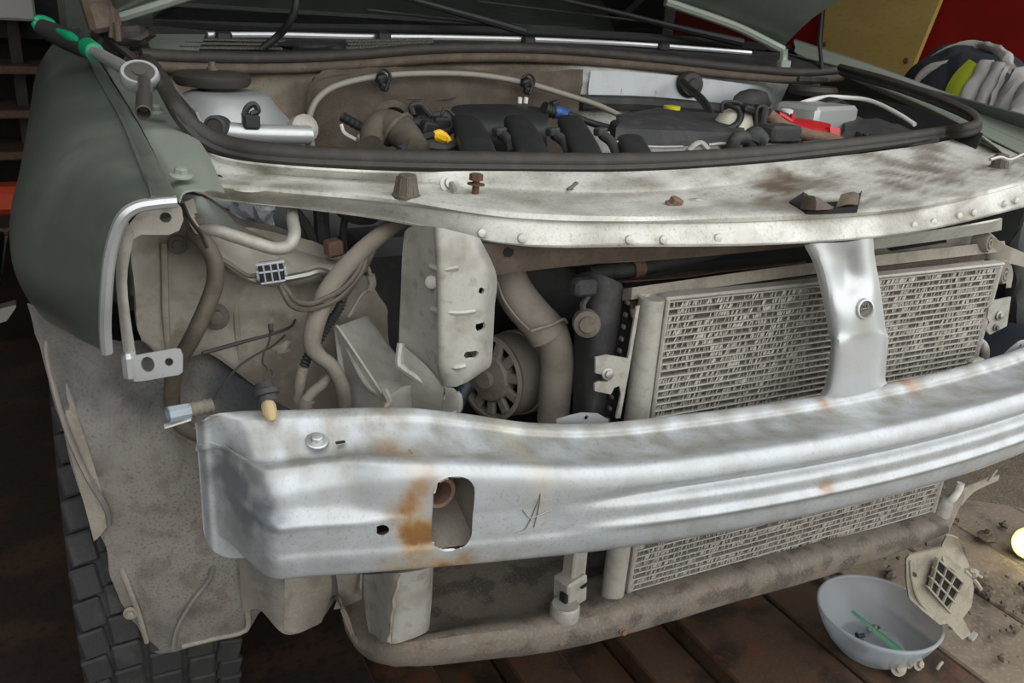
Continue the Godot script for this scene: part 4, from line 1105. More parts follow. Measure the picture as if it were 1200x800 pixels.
	g.sheet([[V(-0.5372,0.6359,-0.23), V(-0.5178,0.6197,-0.195), V(-0.5044,0.5998,-0.17)], [V(-0.5375,0.6123,-0.228), V(-0.5213,0.6011,-0.19), V(-0.5051,0.5874,-0.172)], [V(-0.5328,0.5837,-0.225), V(-0.5216,0.5777,-0.19), V(-0.5053,0.5689,-0.175)], [V(-0.5294,0.541,-0.22), V(-0.5177,0.5509,-0.19), V(-0.5005,0.5528,-0.18)]], 3, 3, .003)
	g.sheet([[V(-0.5054,0.6039,-0.168), V(-0.497,0.6017,-0.163), V(-0.4914,0.5936,-0.163)], [V(-0.5029,0.5828,-0.172), V(-0.4971,0.5846,-0.166), V(-0.4904,0.5802,-0.164)], [V(-0.5091,0.5564,-0.18), V(-0.5019,0.559,-0.172), V(-0.4932,0.5638,-0.168)]], 3, 3, .003)
	add(pil, "foot", g, "silver_dirty")
	g = G.new().tube([V(-0.5201,0.7391,-0.186), V(-0.5138,0.7394,-0.17), V(-0.4982,0.7431,-0.163)], .0035, 8, 4)
	g.tube([V(-0.5183,0.691,-0.184), V(-0.5113,0.693,-0.167), V(-0.4942,0.6928,-0.16), V(-0.478,0.6932,-0.16)], .0035, 8, 4)
	g.tube([V(-0.505,0.6304,-0.164), V(-0.4977,0.6302,-0.157), V(-0.4879,0.6314,-0.156)], .0038, 8, 4)
	add(pil, "swage", g, "silver_dirty")
	add(pil, "boss", G.new().lathe(V(-0.5194,0.7223,-0.184), V(-.55,.1,1), [[.0085,-.002],[.007,.003],[0,.004]], 16), "silver_dirty")
	add(pil, "boss", G.new().lathe(V(-0.4671,0.7123,-0.168), V(.1,.1,1), [[.013,.0005],[.011,.001],[.006,.0015],[.0052,.0012]], 20), "apron")
	# alternator
	var al := Node3D.new()
	al.name = "alternator"
	car.add_child(al, true)
	al.set_meta("label", "dusty cast alternator with slotted front cover")
	var p := V(-0.3665,0.5436,-0.3)
	al.position = p
	var ax := V(-.93,.08,.32).normalized()
	g = G.new().lathe(p, ax, [[.054,-.10],[.056,-.02],[.056,.0],[.050,.012],[.056,.020]], 32)
	add(al, "casing", g, "hose")
	g = G.new()
	var u := ax.cross(V(0,1,0)).normalized()
	var w := u.cross(ax)
	for k in 11:
		var a: float = TAU * k / 11
		var d := u * cos(a) + w * sin(a)
		var tg := d.cross(ax)
		g.box(p + ax * .018 + d * .037, V(.028,.008,.0135), Basis(d, ax, tg), .002)
	g.lathe(p, ax, [[.050,.010],[.058,.022],[.052,.024],[.050,.018],[.050,.008]], 32)
	g.lathe(p, ax, [[.032,.008],[.032,.022],[.030,.026],[.012,.028],[.012,.036],[0,.036]], 28)
	add(al, "front_cover", g, "dust", "slotted cover")
	add(al, "winding", G.new().lathe(p, ax, [[.052,.004],[.045,.008],[.03,.004]], 24), "dark")
	g = G.new()
	for k in 5:
		g.lathe(p, ax, [[.0562,-.03 - .008 * k],[.0585,-.028 - .008 * k],[.0585,-.025 - .008 * k],[.0562,-.023 - .008 * k]], 32)
	add(al, "stator_rib", g, "dust")
	# big intake hose
	g = G.new().tube([V(-0.3975,0.7123,-0.25), V(-0.3943,0.6917,-0.235), V(-0.384,0.6723,-0.225), V(-0.3638,0.6485,-0.215), V(-0.3533,0.6335,-0.21)], [.021,.0225,.0235,.0235,.0245], 20, 5)
	var hs := add(car, "intake_hose", g, "hose", "thick dusty rubber hose")
	g = G.new().tube([V(-0.3607,0.6519,-0.217), V(-0.3487,0.6345,-0.212), V(-0.3395,0.6131,-0.212), V(-0.3339,0.5866,-0.213), V(-0.3324,0.5562,-0.215), V(-0.329,0.5086,-0.22)], [.0205,.022,.0215,.021,.021,.021], 20, 5)
	add(hs, "lower_hose", g, "hose")
	g = G.new().tube([V(-0.3866,0.6473,-0.194), V(-0.3753,0.6518,-0.19), V(-0.3592,0.6545,-0.19), V(-0.3425,0.6576,-0.195), V(-0.3341,0.6506,-0.2)], .002, 6, 4)
	g.tube([V(-0.4207,0.7031,-0.222), V(-0.4191,0.6866,-0.207), V(-0.4055,0.6665,-0.2), V(-0.3886,0.6493,-0.195)], .0012, 6, 4)
	add(hs, "seam", g, "dust")
	g = G.new().lathe(V(-0.3081,0.653,-0.3), V(-.3,.2,1), [[.05,-.05],[.05,0],[.046,.006],[0,.008]], 28)
	add(car, "water_pump_housing", g, "black_dusty")
	# engine mass in the dark under the front panel
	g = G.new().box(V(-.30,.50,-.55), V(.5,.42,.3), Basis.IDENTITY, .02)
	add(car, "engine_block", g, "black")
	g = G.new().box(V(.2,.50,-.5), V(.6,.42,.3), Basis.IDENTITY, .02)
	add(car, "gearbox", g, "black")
	g = G.new().tube([V(-0.461,0.5184,-0.25), V(-0.4539,0.5409,-0.25), V(-0.4386,0.558,-0.26)], .012, 10, 3)
	add(car, "navy_pipe", g, "navy", "dark blue pipe behind the pillar")

func front_corner() -> void:
	# right end: rubber bushes, black bucket, panel end
	var g := G.new()
	for q in [[V(0.359,0.723,-0.15), .0135], [V(0.4009,0.6736,-0.14), .0145]]:
		g = G.new()
		g.lathe(q[0], V(.25,.15,1), [[q[1],-.02],[q[1],0],[q[1]*.9,.003],[q[1]*.75,.003],[q[1]*.7,.0],[q[1]*.55,.0],[q[1]*.5,.004],[q[1]*.3,.004],[q[1]*.25,.001],[0,.001]], 24)
		add(car, "rubber_bush", g, "hose", "round ridged rubber mount beside the radiator")
	g = G.new().sheet([[V(0.364,0.7401,-0.17), V(0.3637,0.7385,-0.155), V(0.3935,0.721,-0.15), V(0.4526,0.7026,-0.15)], [V(0.3853,0.6961,-0.17), V(0.3882,0.6946,-0.16), V(0.4133,0.6902,-0.155), V(0.4706,0.6779,-0.155)]], 3, 2, .003)
	g.sheet([[V(0.3921,0.6848,-0.16), V(0.4153,0.6928,-0.15), V(0.4293,0.6752,-0.146), V(0.4358,0.6498,-0.146)], [V(0.4011,0.6622,-0.16), V(0.4241,0.6591,-0.155), V(0.4258,0.6577,-0.15), V(0.4294,0.6491,-0.15)]], 3, 2, .003)
	add(car, "mount_arm", g, "apron")
	g = G.new().sheet([[V(0.5198,0.6713,-0.24), V(0.4908,0.7096,-0.2), V(0.5105,0.7646,-0.2)], [V(0.5468,0.6211,-0.24), V(0.5304,0.6418,-0.2), V(0.567,0.6614,-0.2)], [V(0.5794,0.5525,-0.24), V(0.5659,0.5582,-0.2), V(0.6198,0.5527,-0.2)]], 5, 5, .004).jiggle(.006, 40.)
	add(car, "headlamp_bucket", g, "black_dusty", "black dusty plastic shell at the right edge")
	g = G.new().sheet([[V(0.5174,0.663,-0.26), V(0.5598,0.663,-0.25), V(0.6562,0.6567,-0.25)], [V(0.5612,0.3667,-0.26), V(0.6747,0.3536,-0.25), V(0.7825,0.3735,-0.25)]], 3, 3, .004)
	add(car, "added_light_blocker", g, "navy")  # added dark sheet behind the shell, keeps light out from below
	# panel side end under the lip
	g = G.new().sheet([[V(0.0684,0.7544,-0.12), V(0.1816,0.7589,-0.12), V(0.3185,0.7646,-0.13), V(0.3556,0.7644,-0.14)], [V(0.0997,0.7347,-0.14), V(0.2134,0.7389,-0.14), V(0.3362,0.7412,-0.15), V(0.378,0.7442,-0.15)]], 4, 2, .003)
	add(car, "panel_return", g, "panel")
	# ear on the bumper bar's rear edge, seen at the picture's right edge
	g = G.new().plate([V(0.3855,0.5531,-0.1), V(0.4038,0.5678,-0.1), V(0.422,0.5784,-0.1), V(0.4628,0.5809,-0.1), V(0.4702,0.5643,-0.1), V(0.4058,0.5435,-0.1)], V(0,-.001,-.002), [[V(0.428,0.5692,-0.1), .003, .003]])
	add(car, "bumper_ear", g, "silver")
	# left wing of the car: long fender top seen over the engine bay
	g = G.new().sheet([
		[V(.95,.70,-.30), V(.97,.72,-.60), V(.98,.74,-.95), V(.98,.75,-1.3)],
		[V(0.885,0.8407,-0.432), V(0.9,0.8753,-0.6632), V(0.915,0.921,-0.9398), V(0.93,0.9584,-1.213)],
		[V(0.87,0.8508,-0.4306), V(0.885,0.8885,-0.6555), V(0.9,0.9352,-0.9299), V(0.92,0.9758,-1.2069)],
		[V(0.835,0.8349,-0.3945), V(0.845,0.8735,-0.6102), V(0.86,0.9203,-0.8819), V(0.88,0.9599,-1.1548)],
		[V(0.8,0.8168,-0.3582), V(0.81,0.859,-0.5694), V(0.83,0.9072,-0.8463), V(0.85,0.9468,-1.1111)],
		[V(0.79,0.7877,-0.3432), V(0.785,0.8144,-0.434), V(0.8,0.8639,-0.657), V(0.81,0.9129,-0.9067)]], 5, 4, .003)
	var wing := add(car, "far_fender", g, "paint_ledge", "pale green-grey wing along the far side of the engine bay")
	g = G.new().tube([V(0.8,0.8153,-0.3578), V(0.81,0.8573,-0.5689), V(0.83,0.9054,-0.8458), V(0.85,0.9448,-1.1106)], .0025, 8, 4)
	add(wing, "edge_fold", g, "paint_ledge")
	g = G.new().sheet([V(.80,.86,-.28), V(.90,.75,-.3), V(.92,.45,-.36)].map(func(q): return [q, q + V(.03,.05,-.5), q + V(.02,.1,-1.0)]), 3, 3, .003)
	add(wing, "side_panel", g, "paint")
	# inner slope between seal and far wing
	g = G.new().sheet([
		[V(0.785,0.7839,-0.3389), V(0.785,0.8097,-0.4326), V(0.79,0.8581,-0.6451), V(0.8,0.9115,-0.8968)],
		[V(0.765,0.7822,-0.3588), V(0.765,0.8175,-0.4572), V(0.77,0.8668,-0.6442), V(0.778,0.9141,-0.8819)],
		[V(0.748,0.7847,-0.3823), V(0.748,0.8321,-0.4695), V(0.75,0.879,-0.6419), V(0.755,0.9185,-0.8664)]], 5, 4, .003)
	add(car, "wing_channel", g, "panel")
	g = G.new().tube([V(0.5183,0.8211,-0.29), V(0.5432,0.8251,-0.29), V(0.5698,0.8204,-0.29), V(0.6045,0.8301,-0.29)], .003, 6, 4)
	add(car, "spring_clip", g, "zinc")
	# cavity beyond the seal on the far side
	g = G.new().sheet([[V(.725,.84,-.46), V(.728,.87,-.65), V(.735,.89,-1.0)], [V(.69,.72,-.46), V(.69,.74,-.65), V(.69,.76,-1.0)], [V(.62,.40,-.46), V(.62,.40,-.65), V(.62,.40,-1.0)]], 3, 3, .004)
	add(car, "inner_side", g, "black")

func lower_front() -> void:
	# lower cross member: flat top, rolled front lip
	var ts := [V(-0.6158,0.3114,-0.22), V(-0.5981,0.2627,-0.2), V(-0.5638,0.2958,-0.135), V(-0.4712,0.295,-0.118), V(-0.3531,0.2803,-0.112), V(-0.2197,0.2753,-0.112), V(-0.0708,0.2733,-0.113), V(0.097,0.2679,-0.114), V(0.2866,0.2619,-0.115), V(0.3699,0.2642,-0.117)]
	var bt := [V(-0.603,0.2582,-0.22), V(-0.5914,0.2381,-0.2), V(-0.5682,0.2549,-0.145), V(-0.4653,0.2446,-0.125), V(-0.3459,0.2302,-0.116), V(-0.2118,0.2255,-0.113), V(-0.0612,0.2249,-0.113), V(0.1094,0.2197,-0.114), V(0.3007,0.222,-0.116), V(0.4003,0.2299,-0.118)]
	var mid := []
	for i in ts.size(): mid.append(ts[i].lerp(bt[i], .5) + V(0, .001, .010))
	var b1 := []
	var b2 := []
	var lo := []
	for i in ts.size():
		b1.append(V(ts[i].x * .98, .258, -.20 if i > 1 else -.30))
		b2.append(V(ts[i].x * .94, .25, -.42))
		lo.append(bt[i] + V(0, .004, -.02))
	var g := G.new().sheet([b2, b1, ts, mid, bt, lo], 6, 5, .003).jiggle(.0015, 40.)
	var cm := add(car, "lower_crossmember", g, "cross", "dirty rust-stained lower cross member")
	for q in [[V(-0.4108,0.262,-0.3122), .009], [V(-0.4146,0.258,-0.1524), .008], [V(-0.5074,0.256,-0.1752), .006], [V(-0.3452,0.257,-0.1219), .005]]:
		add(cm, "hole", G.new().lathe(q[0] + V(0,.004,0), V(0,1,.1), [[q[1] * 1.25,-.002],[q[1] * 1.2,.001],[q[1],.001],[q[1],-.002],[0,-.002]], 18), "dark")
	for q in [V(-0.2646,0.2418,-0.1), V(-0.358,0.2494,-0.107)]:
		add(cm, "bolt", G.new().bolt(q, V(0,.2,1), .004, 1.4), "rust")
	# square post under the bumper bar
	g = G.new().sheet([[V(-0.5906,0.3602,-0.19), V(-0.5845,0.3721,-0.17), V(-0.5776,0.4029,-0.125), V(-0.5611,0.4042,-0.12), V(-0.5384,0.3995,-0.125), V(-0.5226,0.3787,-0.15)], [V(-0.5883,0.3123,-0.19), V(-0.5841,0.3231,-0.17), V(-0.5789,0.3542,-0.125), V(-0.5621,0.3553,-0.12), V(-0.5391,0.3511,-0.125), V(-0.5232,0.3298,-0.15)], [V(-0.5815,0.2613,-0.19), V(-0.5794,0.2735,-0.17), V(-0.5802,0.304,-0.128), V(-0.568,0.3057,-0.124), V(-0.543,0.3046,-0.128), V(-0.5252,0.2873,-0.15)]], 4, 3, .003)
	var po := add(car, "support_post", g, "silver_dirty", "beige metal post under the bumper bar")
	g = G.new().tube([V(-0.5741,0.4044,-0.118), V(-0.5776,0.3789,-0.118), V(-0.5813,0.3565,-0.118), V(-0.5823,0.3279,-0.12), V(-0.5851,0.3118,-0.12)], .002, 6, 5).jiggle(.003, 60.)
	add(po, "ragged_edge", g, "apron")
	g = G.new().sheet([[V(-0.6054,0.3168,-0.26), V(-0.5835,0.3245,-0.24), V(-0.5843,0.3382,-0.22)], [V(-0.6023,0.2857,-0.26), V(-0.5891,0.3,-0.24), V(-0.5853,0.3181,-0.22)], [V(-0.6065,0.2569,-0.27), V(-0.5979,0.2644,-0.26), V(-0.5821,0.2947,-0.23)]], 3, 3, .003)
	add(po, "side_bracket", g, "apron")
	# radiator mount
	g = G.new()
	var o := V(-0.332,0.3044,-0.135)
	g.box(o + V(0,.002,0), V(.036,.042,.03), Basis.from_euler(V(0,.25,.08)), .003)
	g.box(o + V(.006,.038,-.004), V(.026,.05,.02), Basis.from_euler(V(0,.25,0)), .002)
	var rm := add(car, "radiator_mount", g, "alu", "dusty cream plastic radiator mount on a round foot")
	g = G.new().lathe(V(-0.3482,0.2784,-0.118), V(0,1,0), [[0,0],[.019,0],[.0195,.003],[.0195,.016],[.017,.02],[0,.02]], 24)
	add(rm, "round_foot", g, "alu")
	g = G.new().box(o + V(-.016,-.004,.012), V(.006,.022,.012), Basis.from_euler(V(0,.25,.08)), .001)
	g.box(o + V(.012,.012,.015), V(.014,.003,.004), Basis.from_euler(V(0,.25,.08)), .001)
	add(rm, "slot", g, "dark")
	# right end plate with bolts
	g = G.new().plate([V(0.3583,0.2422,-0.125), V(0.3789,0.2673,-0.125), V(0.3962,0.2899,-0.125), V(0.4228,0.3105,-0.125), V(0.4379,0.2876,-0.125), V(0.4288,0.2478,-0.125), V(0.4185,0.2042,-0.125), V(0.4002,0.195,-0.125), V(0.3721,0.2019,-0.125)], V(0,.001,-.004), [[V(0.4042,0.2382,-0.125), .003, .005], [V(0.4164,0.2872,-0.125), .002, .004]])
	add(car, "end_plate", g, "dust", "rust-dusted end plate of the cross member")
	g = G.new().sheet([[V(0.5316,0.2344,-0.2), V(0.5996,0.2439,-0.2), V(0.6483,0.2451,-0.2)], [V(0.5569,0.1982,-0.2), V(0.5833,0.2236,-0.2), V(0.6478,0.2342,-0.2)]], 2, 2, .003)
	g.tube([V(0.6028,0.2755,-0.18), V(0.5933,0.2632,-0.18), V(0.5875,0.2536,-0.18)], .003, 6, 3)
	add(car, "undertray_tab", g, "mud_plastic")

func engine_bay() -> void:
	# firewall
	var g := G.new().sheet([
		[V(-0.7349,0.8915,-0.98), V(-0.5952,0.8895,-1), V(-0.4239,0.891,-1.02), V(-0.1596,0.9084,-1.04), V(0.1708,0.9156,-1.06), V(0.5002,0.9083,-1.06), V(0.8685,0.8864,-1.04)],
		[V(-0.7056,0.8682,-0.96), V(-0.5871,0.8665,-0.97), V(-0.4374,0.8707,-0.97), V(-0.1833,0.8817,-0.98), V(0.1468,0.8895,-0.98), V(0.4581,0.8798,-1), V(0.8561,0.8569,-1.02)],
		[V(-0.673,0.8098,-0.93), V(-0.5789,0.8113,-0.95), V(-0.4437,0.8098,-0.95), V(-0.1889,0.8113,-0.96), V(0.142,0.8235,-0.96), V(0.4554,0.8061,-0.98), V(0.857,0.7753,-1)],
		[V(-0.6843,0.6322,-0.88), V(-0.6001,0.6283,-0.88), V(-0.4652,0.6221,-0.88), V(-0.2057,0.6054,-0.9), V(0.1315,0.5898,-0.9), V(0.4332,0.5758,-0.9), V(0.8663,0.544,-0.95)]], 5, 4, .004)
	var nz := noise(11., 4, 51)
	var nf := noise(90., 3, 52)
	var xl: float = V(0.1224,0.8656,-0.97).x
	var wallc := func(p: Vector3, n: Vector3) -> Color:
		var a: float = nz.get_noise_3dv(p)
		var b: float = nf.get_noise_3dv(p)
		var r: float = smoothstep(xl - .03, xl + .05, p.x + a * .06 + b * .05)
		var c := C(0x7d7363).srgb_to_linear().lerp(C(0x4d4337).srgb_to_linear(), clampf(.45 + a * 1.3 + b * .5, 0., 1.))
		return c.lerp(C(0xb9bab7).srgb_to_linear(), r)
	var fw := add(car, "firewall", g, "tinted_dust", "brown dusty firewall, clean silver at its right end", wallc)
	g = G.new().sheet([[V(0.143,0.8956,-0.968), V(0.2894,0.8948,-0.966), V(0.4576,0.8863,-0.97), V(0.6651,0.8707,-0.985)], [V(0.1329,0.8587,-0.955), V(0.2856,0.8585,-0.953), V(0.4558,0.8519,-0.96), V(0.6637,0.8363,-0.975)], [V(0.1336,0.8165,-0.945), V(0.2847,0.8165,-0.943), V(0.4558,0.8079,-0.95), V(0.6646,0.7917,-0.965)]], 4, 4, .002)
	add(fw, "bare_panel", g, "bare", "clean silver end of the firewall")
	# padded insulation with a step
	g = G.new().sheet([
		[V(-0.4673,0.812,-0.93), V(-0.4515,0.8627,-0.94), V(-0.4193,0.8759,-0.95), V(-0.3477,0.8809,-0.95), V(-0.1959,0.8854,-0.95), V(-0.0306,0.8854,-0.95), V(0.109,0.8977,-0.95)],
		[V(-0.4679,0.7821,-0.93), V(-0.4531,0.8201,-0.925), V(-0.4189,0.8428,-0.925), V(-0.3395,0.8534,-0.925), V(-0.2052,0.8594,-0.925), V(-0.0386,0.856,-0.93), V(0.1032,0.8579,-0.94)],
		[V(-0.4686,0.7519,-0.93), V(-0.4522,0.7685,-0.92), V(-0.4177,0.7836,-0.92), V(-0.3407,0.7992,-0.92), V(-0.2052,0.808,-0.92), V(-0.035,0.8082,-0.93), V(0.1014,0.8167,-0.94)],
		[V(-0.4689,0.7076,-0.92), V(-0.4527,0.7091,-0.91), V(-0.4085,0.7082,-0.91), V(-0.3266,0.7066,-0.91), V(-0.2054,0.7043,-0.91), V(-0.0372,0.701,-0.91), V(0.1022,0.6965,-0.92)]], 5, 5, .01).jiggle(.006, 22.)
	add(fw, "insulation_pad", g, "insulation", "dark brown fibrous insulation pad")
	g = G.new().tube([V(-0.4671,0.8096,-0.925), V(-0.459,0.8445,-0.93), V(-0.4374,0.8679,-0.935), V(-0.4001,0.8762,-0.935), V(-0.3525,0.8761,-0.935)], .004, 6, 5)
	g.tube([V(-0.3117,0.8398,-0.915), V(-0.2515,0.8378,-0.915), V(-0.1859,0.8436,-0.915), V(-0.1778,0.8756,-0.925)], .004, 6, 4)
	add(fw, "pad_edge", g, "insulation")
	g = G.new().tube([V(0.1078,0.8341,-0.94), V(0.2802,0.833,-0.94), V(0.4945,0.8209,-0.94), V(0.8007,0.7985,-0.95)], .016, 8, 4)
	add(fw, "lower_step", g, "black_dusty")
	for p in [V(0.2151,0.8492,-0.945), V(0.3042,0.8472,-0.945)]:
		add(fw, "gusset", G.new().plate([p + V(-.008,-.012,0), p + V(.008,-.012,0), p + V(0,.014,-.006)], V(0,0,-.01)), "silver_dirty")
	# cable in a curve across the firewall
	g = G.new().tube([V(-0.4741,0.7599,-0.86), V(-0.4767,0.7911,-0.865), V(-0.4734,0.8163,-0.87), V(-0.4555,0.8412,-0.88), V(-0.4194,0.8609,-0.89), V(-0.3479,0.8763,-0.9), V(-0.2483,0.8846,-0.905), V(-0.1446,0.8845,-0.905), V(-0.046,0.8733,-0.9), V(0.0304,0.856,-0.88), V(0.0929,0.8391,-0.85), V(0.1319,0.8218,-0.82)], .0055, 10, 6)
	add(car, "heater_cable", g, "cable_grey", "dusty grey cable curving across the firewall")
	for p in [V(-0.3384,0.8741,-0.895), V(-0.0468,0.8738,-0.895)]:
		g = G.new().box(p, V(.02,.016,.018), Basis.from_euler(V(.2,.1,.3)), .003)
		g.box(p + V(.004,-.014,.004), V(.016,.014,.014), Basis.from_euler(V(.3,0,-.3)), .003)
		g.tube([p + V(-.012,.01,.01), p + V(0,.018,.012), p + V(.012,.006,.012), p + V(.004,-.02,.012)], .003, 6, 4)
		add(car, "cable_clip", g, "black")
	# strut towers
	g = G.new().lathe(V(-0.6356,0.8083,-0.72), V(0,1,0), [[.115,-.08],[.112,-.02],[.10,.005],[.07,.038],[.062,.05],[.05,.056],[0,.056]], 36)
	var t1 := add(car, "strut_tower", g, "silver", "silver domed strut tower with a black cap")
	g = G.new().lathe(V(-0.6517,0.8799,-0.74), V(0,1,0), [[.022,-.03],[.022,-.012],[.05,-.01],[.055,-.004],[.055,.004],[.05,.009],[.015,.011],[.012,.012],[0,.012]], 30)
	add(t1, "tower_cap", g, "seal", "flat black rubber cap")
	g = G.new().lathe(V(-0.6512,0.8896,-0.74), V(0,1,0), [[.008,-.008],[.008,.006],[.005,.008],[.005,.014],[0,.014]], 10)
	add(t1, "stud", g, "brown_hose")
	g = G.new().sheet([[V(-0.588,0.8387,-0.72), V(-0.5712,0.8465,-0.72), V(-0.5539,0.8239,-0.72)], [V(-0.6032,0.8164,-0.68), V(-0.5808,0.8165,-0.68), V(-0.5582,0.814,-0.68)]], 4, 4, .003)
	add(t1, "tower_skirt", g, "silver")
	g = G.new().tube([V(-0.6697,0.8257,-0.58), V(-0.6228,0.8222,-0.58), V(-0.5693,0.8203,-0.585), V(-0.5476,0.8196,-0.59)], .0135, 16, 3)
	var pp := add(car, "filler_pipe", g, "silver", "silver tube lying in front of the strut tower")
	g = G.new().lathe(V(-0.6764,0.8326,-0.57), V(-.6,.1,1), [[.0,-.02],[.0145,-.02],[.0155,-.01],[.0155,.004],[.012,.006],[.011,.003],[.005,.003],[0,.003]], 20)
	add(pp, "end_plug", g, "black_dusty", "round dark plug")
	g = G.new().box(V(-0.6298,0.84,-0.575), V(.022,.020,.02), Basis.IDENTITY, .003)
	g.tube([V(-0.6394,0.8473,-0.57), V(-0.6345,0.8584,-0.57), V(-0.6254,0.863,-0.57), V(-0.6212,0.8541,-0.57), V(-0.6304,0.8496,-0.57)], .0045, 6, 4)
	add(pp, "clamp", g, "black")
	g = G.new().lathe(V(-0.5498,0.8276,-0.6), V(.2,.3,1), [[.02,-.02],[.02,0],[.012,.006],[0,.006]], 16)
	add(pp, "flange", g, "alu")
	g = G.new().lathe(V(0.6246,0.8172,-0.8), V(0,1,0), [[.11,-.08],[.105,-.02],[.09,.02],[.075,.035],[0,.04]], 36)
	var t2 := add(car, "strut_tower", g, "silver", "silver strut tower beside the red cover")
	g = G.new().lathe(V(0.6714,0.8777,-0.86), V(0,1,0), [[.05,-.01],[.055,.0],[.05,.010],[0,.012]], 30)
	add(t2, "tower_cap", g, "seal")
	# engine top
	var en := Node3D.new()
	en.name = "engine"
	car.add_child(en, true)
	en.position = V(-0.1893,0.8149,-0.6)
	en.set_meta("label", "engine with four black intake runners")
	g = G.new().sheet([[V(-0.2737,0.8423,-0.72), V(-0.2461,0.8456,-0.73), V(-0.1572,0.8468,-0.73), V(-0.0946,0.8429,-0.72)], [V(-0.2891,0.8349,-0.69), V(-0.2633,0.8378,-0.69), V(-0.1767,0.8386,-0.69), V(-0.107,0.8349,-0.69)], [V(-0.2928,0.8165,-0.665), V(-0.2755,0.8172,-0.66), V(-0.1901,0.8159,-0.66), V(-0.125,0.8145,-0.66)], [V(-0.2927,0.7652,-0.66), V(-0.2752,0.7658,-0.655), V(-0.1889,0.7645,-0.655), V(-0.1232,0.7635,-0.655)]], 4, 4, .004)
	add(en, "valve_cover", g, "black", "black-blue valve cover")
	for k in 4:
		var us: float = [534., 594., 656., 716.][k]
		var a: Vector3 = [V(-0.2891,0.8254,-0.62), V(-0.2037,0.827,-0.61), V(-0.1111,0.8286,-0.6), V(-0.0198,0.8238,-0.585)][k]
		var b: Vector3 = [V(-0.3476,0.7776,-0.43), V(-0.2669,0.7751,-0.42), V(-0.1822,0.7736,-0.41), V(-0.0991,0.772,-0.4)][k]
		var rings := []
		for i in 7:
			var f := i / 6.0
			var c := a.lerp(b, f) + V(0, .014 * sin(f * PI * .6), 0)
			var ring := []
			for j in 16:
				var th: float = TAU * j / 16
				var ex: float = signf(cos(th)) * pow(absf(cos(th)), .6)
				var ey: float = signf(sin(th)) * pow(absf(sin(th)), .6)
				ring.append(c + V(ex * lerpf(.026, .030, f), ey * .020, -ey * .010))
			rings.append(ring)
		add(en, "intake_runner", G.new().loft(rings), "black")
	for k in 3:
		var p: Vector3 = [V(-0.2584,0.8235,-0.56), V(-0.171,0.8249,-0.55), V(-0.089,0.8262,-0.54)][k]
		var q: Vector3 = [V(-0.2681,0.805,-0.5), V(-0.1758,0.8031,-0.49), V(-0.0958,0.8012,-0.48)][k]
		g = G.new().tube([p, p.lerp(q, .5) + V(.004,.004,0), q], .0085, 10, 4, [.006, .001])
		g.box(p + V(-.004,.005,0), V(.02,.012,.016), Basis.from_euler(V(0,.2,.1)), .002)
		add(en, "injector_cable", g, "black_dusty", "")
	g = G.new().sheet([[V(-0.4668,0.7896,-0.5), V(-0.4385,0.7981,-0.51), V(-0.3701,0.8053,-0.52), V(-0.3199,0.7965,-0.51), V(-0.2685,0.79,-0.5)], [V(-0.4802,0.7741,-0.46), V(-0.456,0.7735,-0.46), V(-0.3935,0.7718,-0.46), V(-0.3413,0.7705,-0.46), V(-0.287,0.7691,-0.46)]], 3, 3, .003)
	add(en, "front_cover", g, "black_dusty")
	g = G.new().box(V(-0.3582,0.8199,-0.56), V(.022,.014,.010), Basis.from_euler(V(0,.1,-.35)), .004)
	g.tube([V(-0.3685,0.8246,-0.562), V(-0.3604,0.8271,-0.562), V(-0.3501,0.8212,-0.56), V(-0.346,0.8143,-0.556)], .0045, 8, 4)
	add(en, "dipstick_handle", g, "yellow", "yellow plastic dipstick handle")
	g = G.new().tube([V(-0.385,0.8249,-0.66), V(-0.3567,0.8263,-0.66), V(-0.3335,0.8238,-0.66)], .012, 12, 3, [.008, .002])
	g.box(V(-0.3189,0.8225,-0.66), V(.03,.03,.03), Basis.IDENTITY, .004)
	add(en, "sensor_plug", g, "black", "")
	g = G.new().tube([V(-0.2959,0.8386,-0.66), V(-0.3111,0.8491,-0.66), V(-0.3165,0.8385,-0.66), V(-0.3045,0.8306,-0.66)], .003, 6, 5)
	g.tube([V(-0.3581,0.8382,-0.68), V(-0.3612,0.8514,-0.68), V(-0.3469,0.8542,-0.68), V(-0.335,0.8438,-0.68), V(-0.3229,0.8305,-0.68)], .005, 8, 5)
	add(en, "wire_loop", g, "wire")
	g = G.new().tube([V(-0.445,0.7999,-0.62), V(-0.4326,0.8133,-0.65), V(-0.4129,0.8235,-0.66), V(-0.3977,0.8198,-0.64), V(-0.3928,0.8103,-0.6), V(-0.3941,0.8015,-0.56)], [.017,.021,.025,.026,.022,.018], 14, 5)
	g.lathe(V(-0.3977,0.8198,-0.64), V(.5,-.5,.6), [[.026,-.004],[.031,-.003],[.031,.003],[.026,.004]], 18)
	add(en, "throttle_body", g, "brown_hose", "dusty grey cast throttle body")
	g = G.new().lathe(V(-0.3822,0.8249,-0.7), V(-.1,.4,1), [[.034,-.02],[.034,.0],[.028,.004],[.022,.004],[.022,-.02]], 24)
	add(en, "cast_ring", g, "insulation")
	g = G.new().tube([V(-0.4543,0.8259,-0.74), V(-0.4407,0.8179,-0.72), V(-0.4274,0.8114,-0.7), V(-0.4171,0.8063,-0.68)], .0085, 10, 5, [.010, .0015])
	add(en, "vacuum_hose", g, "black", "black ribbed hose elbow")
	g = G.new().tube([V(-0.463,0.8165,-0.72), V(-0.4605,0.8047,-0.71), V(-0.4472,0.797,-0.69)], .003, 6, 4)
	g.box(V(-0.4424,0.8013,-0.67), V(.012,.018,.012), Basis.from_euler(V(0,0,.5)), .002)
	g.box(V(-0.4273,0.8026,-0.67), V(.012,.018,.012), Basis.from_euler(V(0,0,-.4)), .002)
	add(en, "white_clip", g, "white_plastic")
	g = G.new()
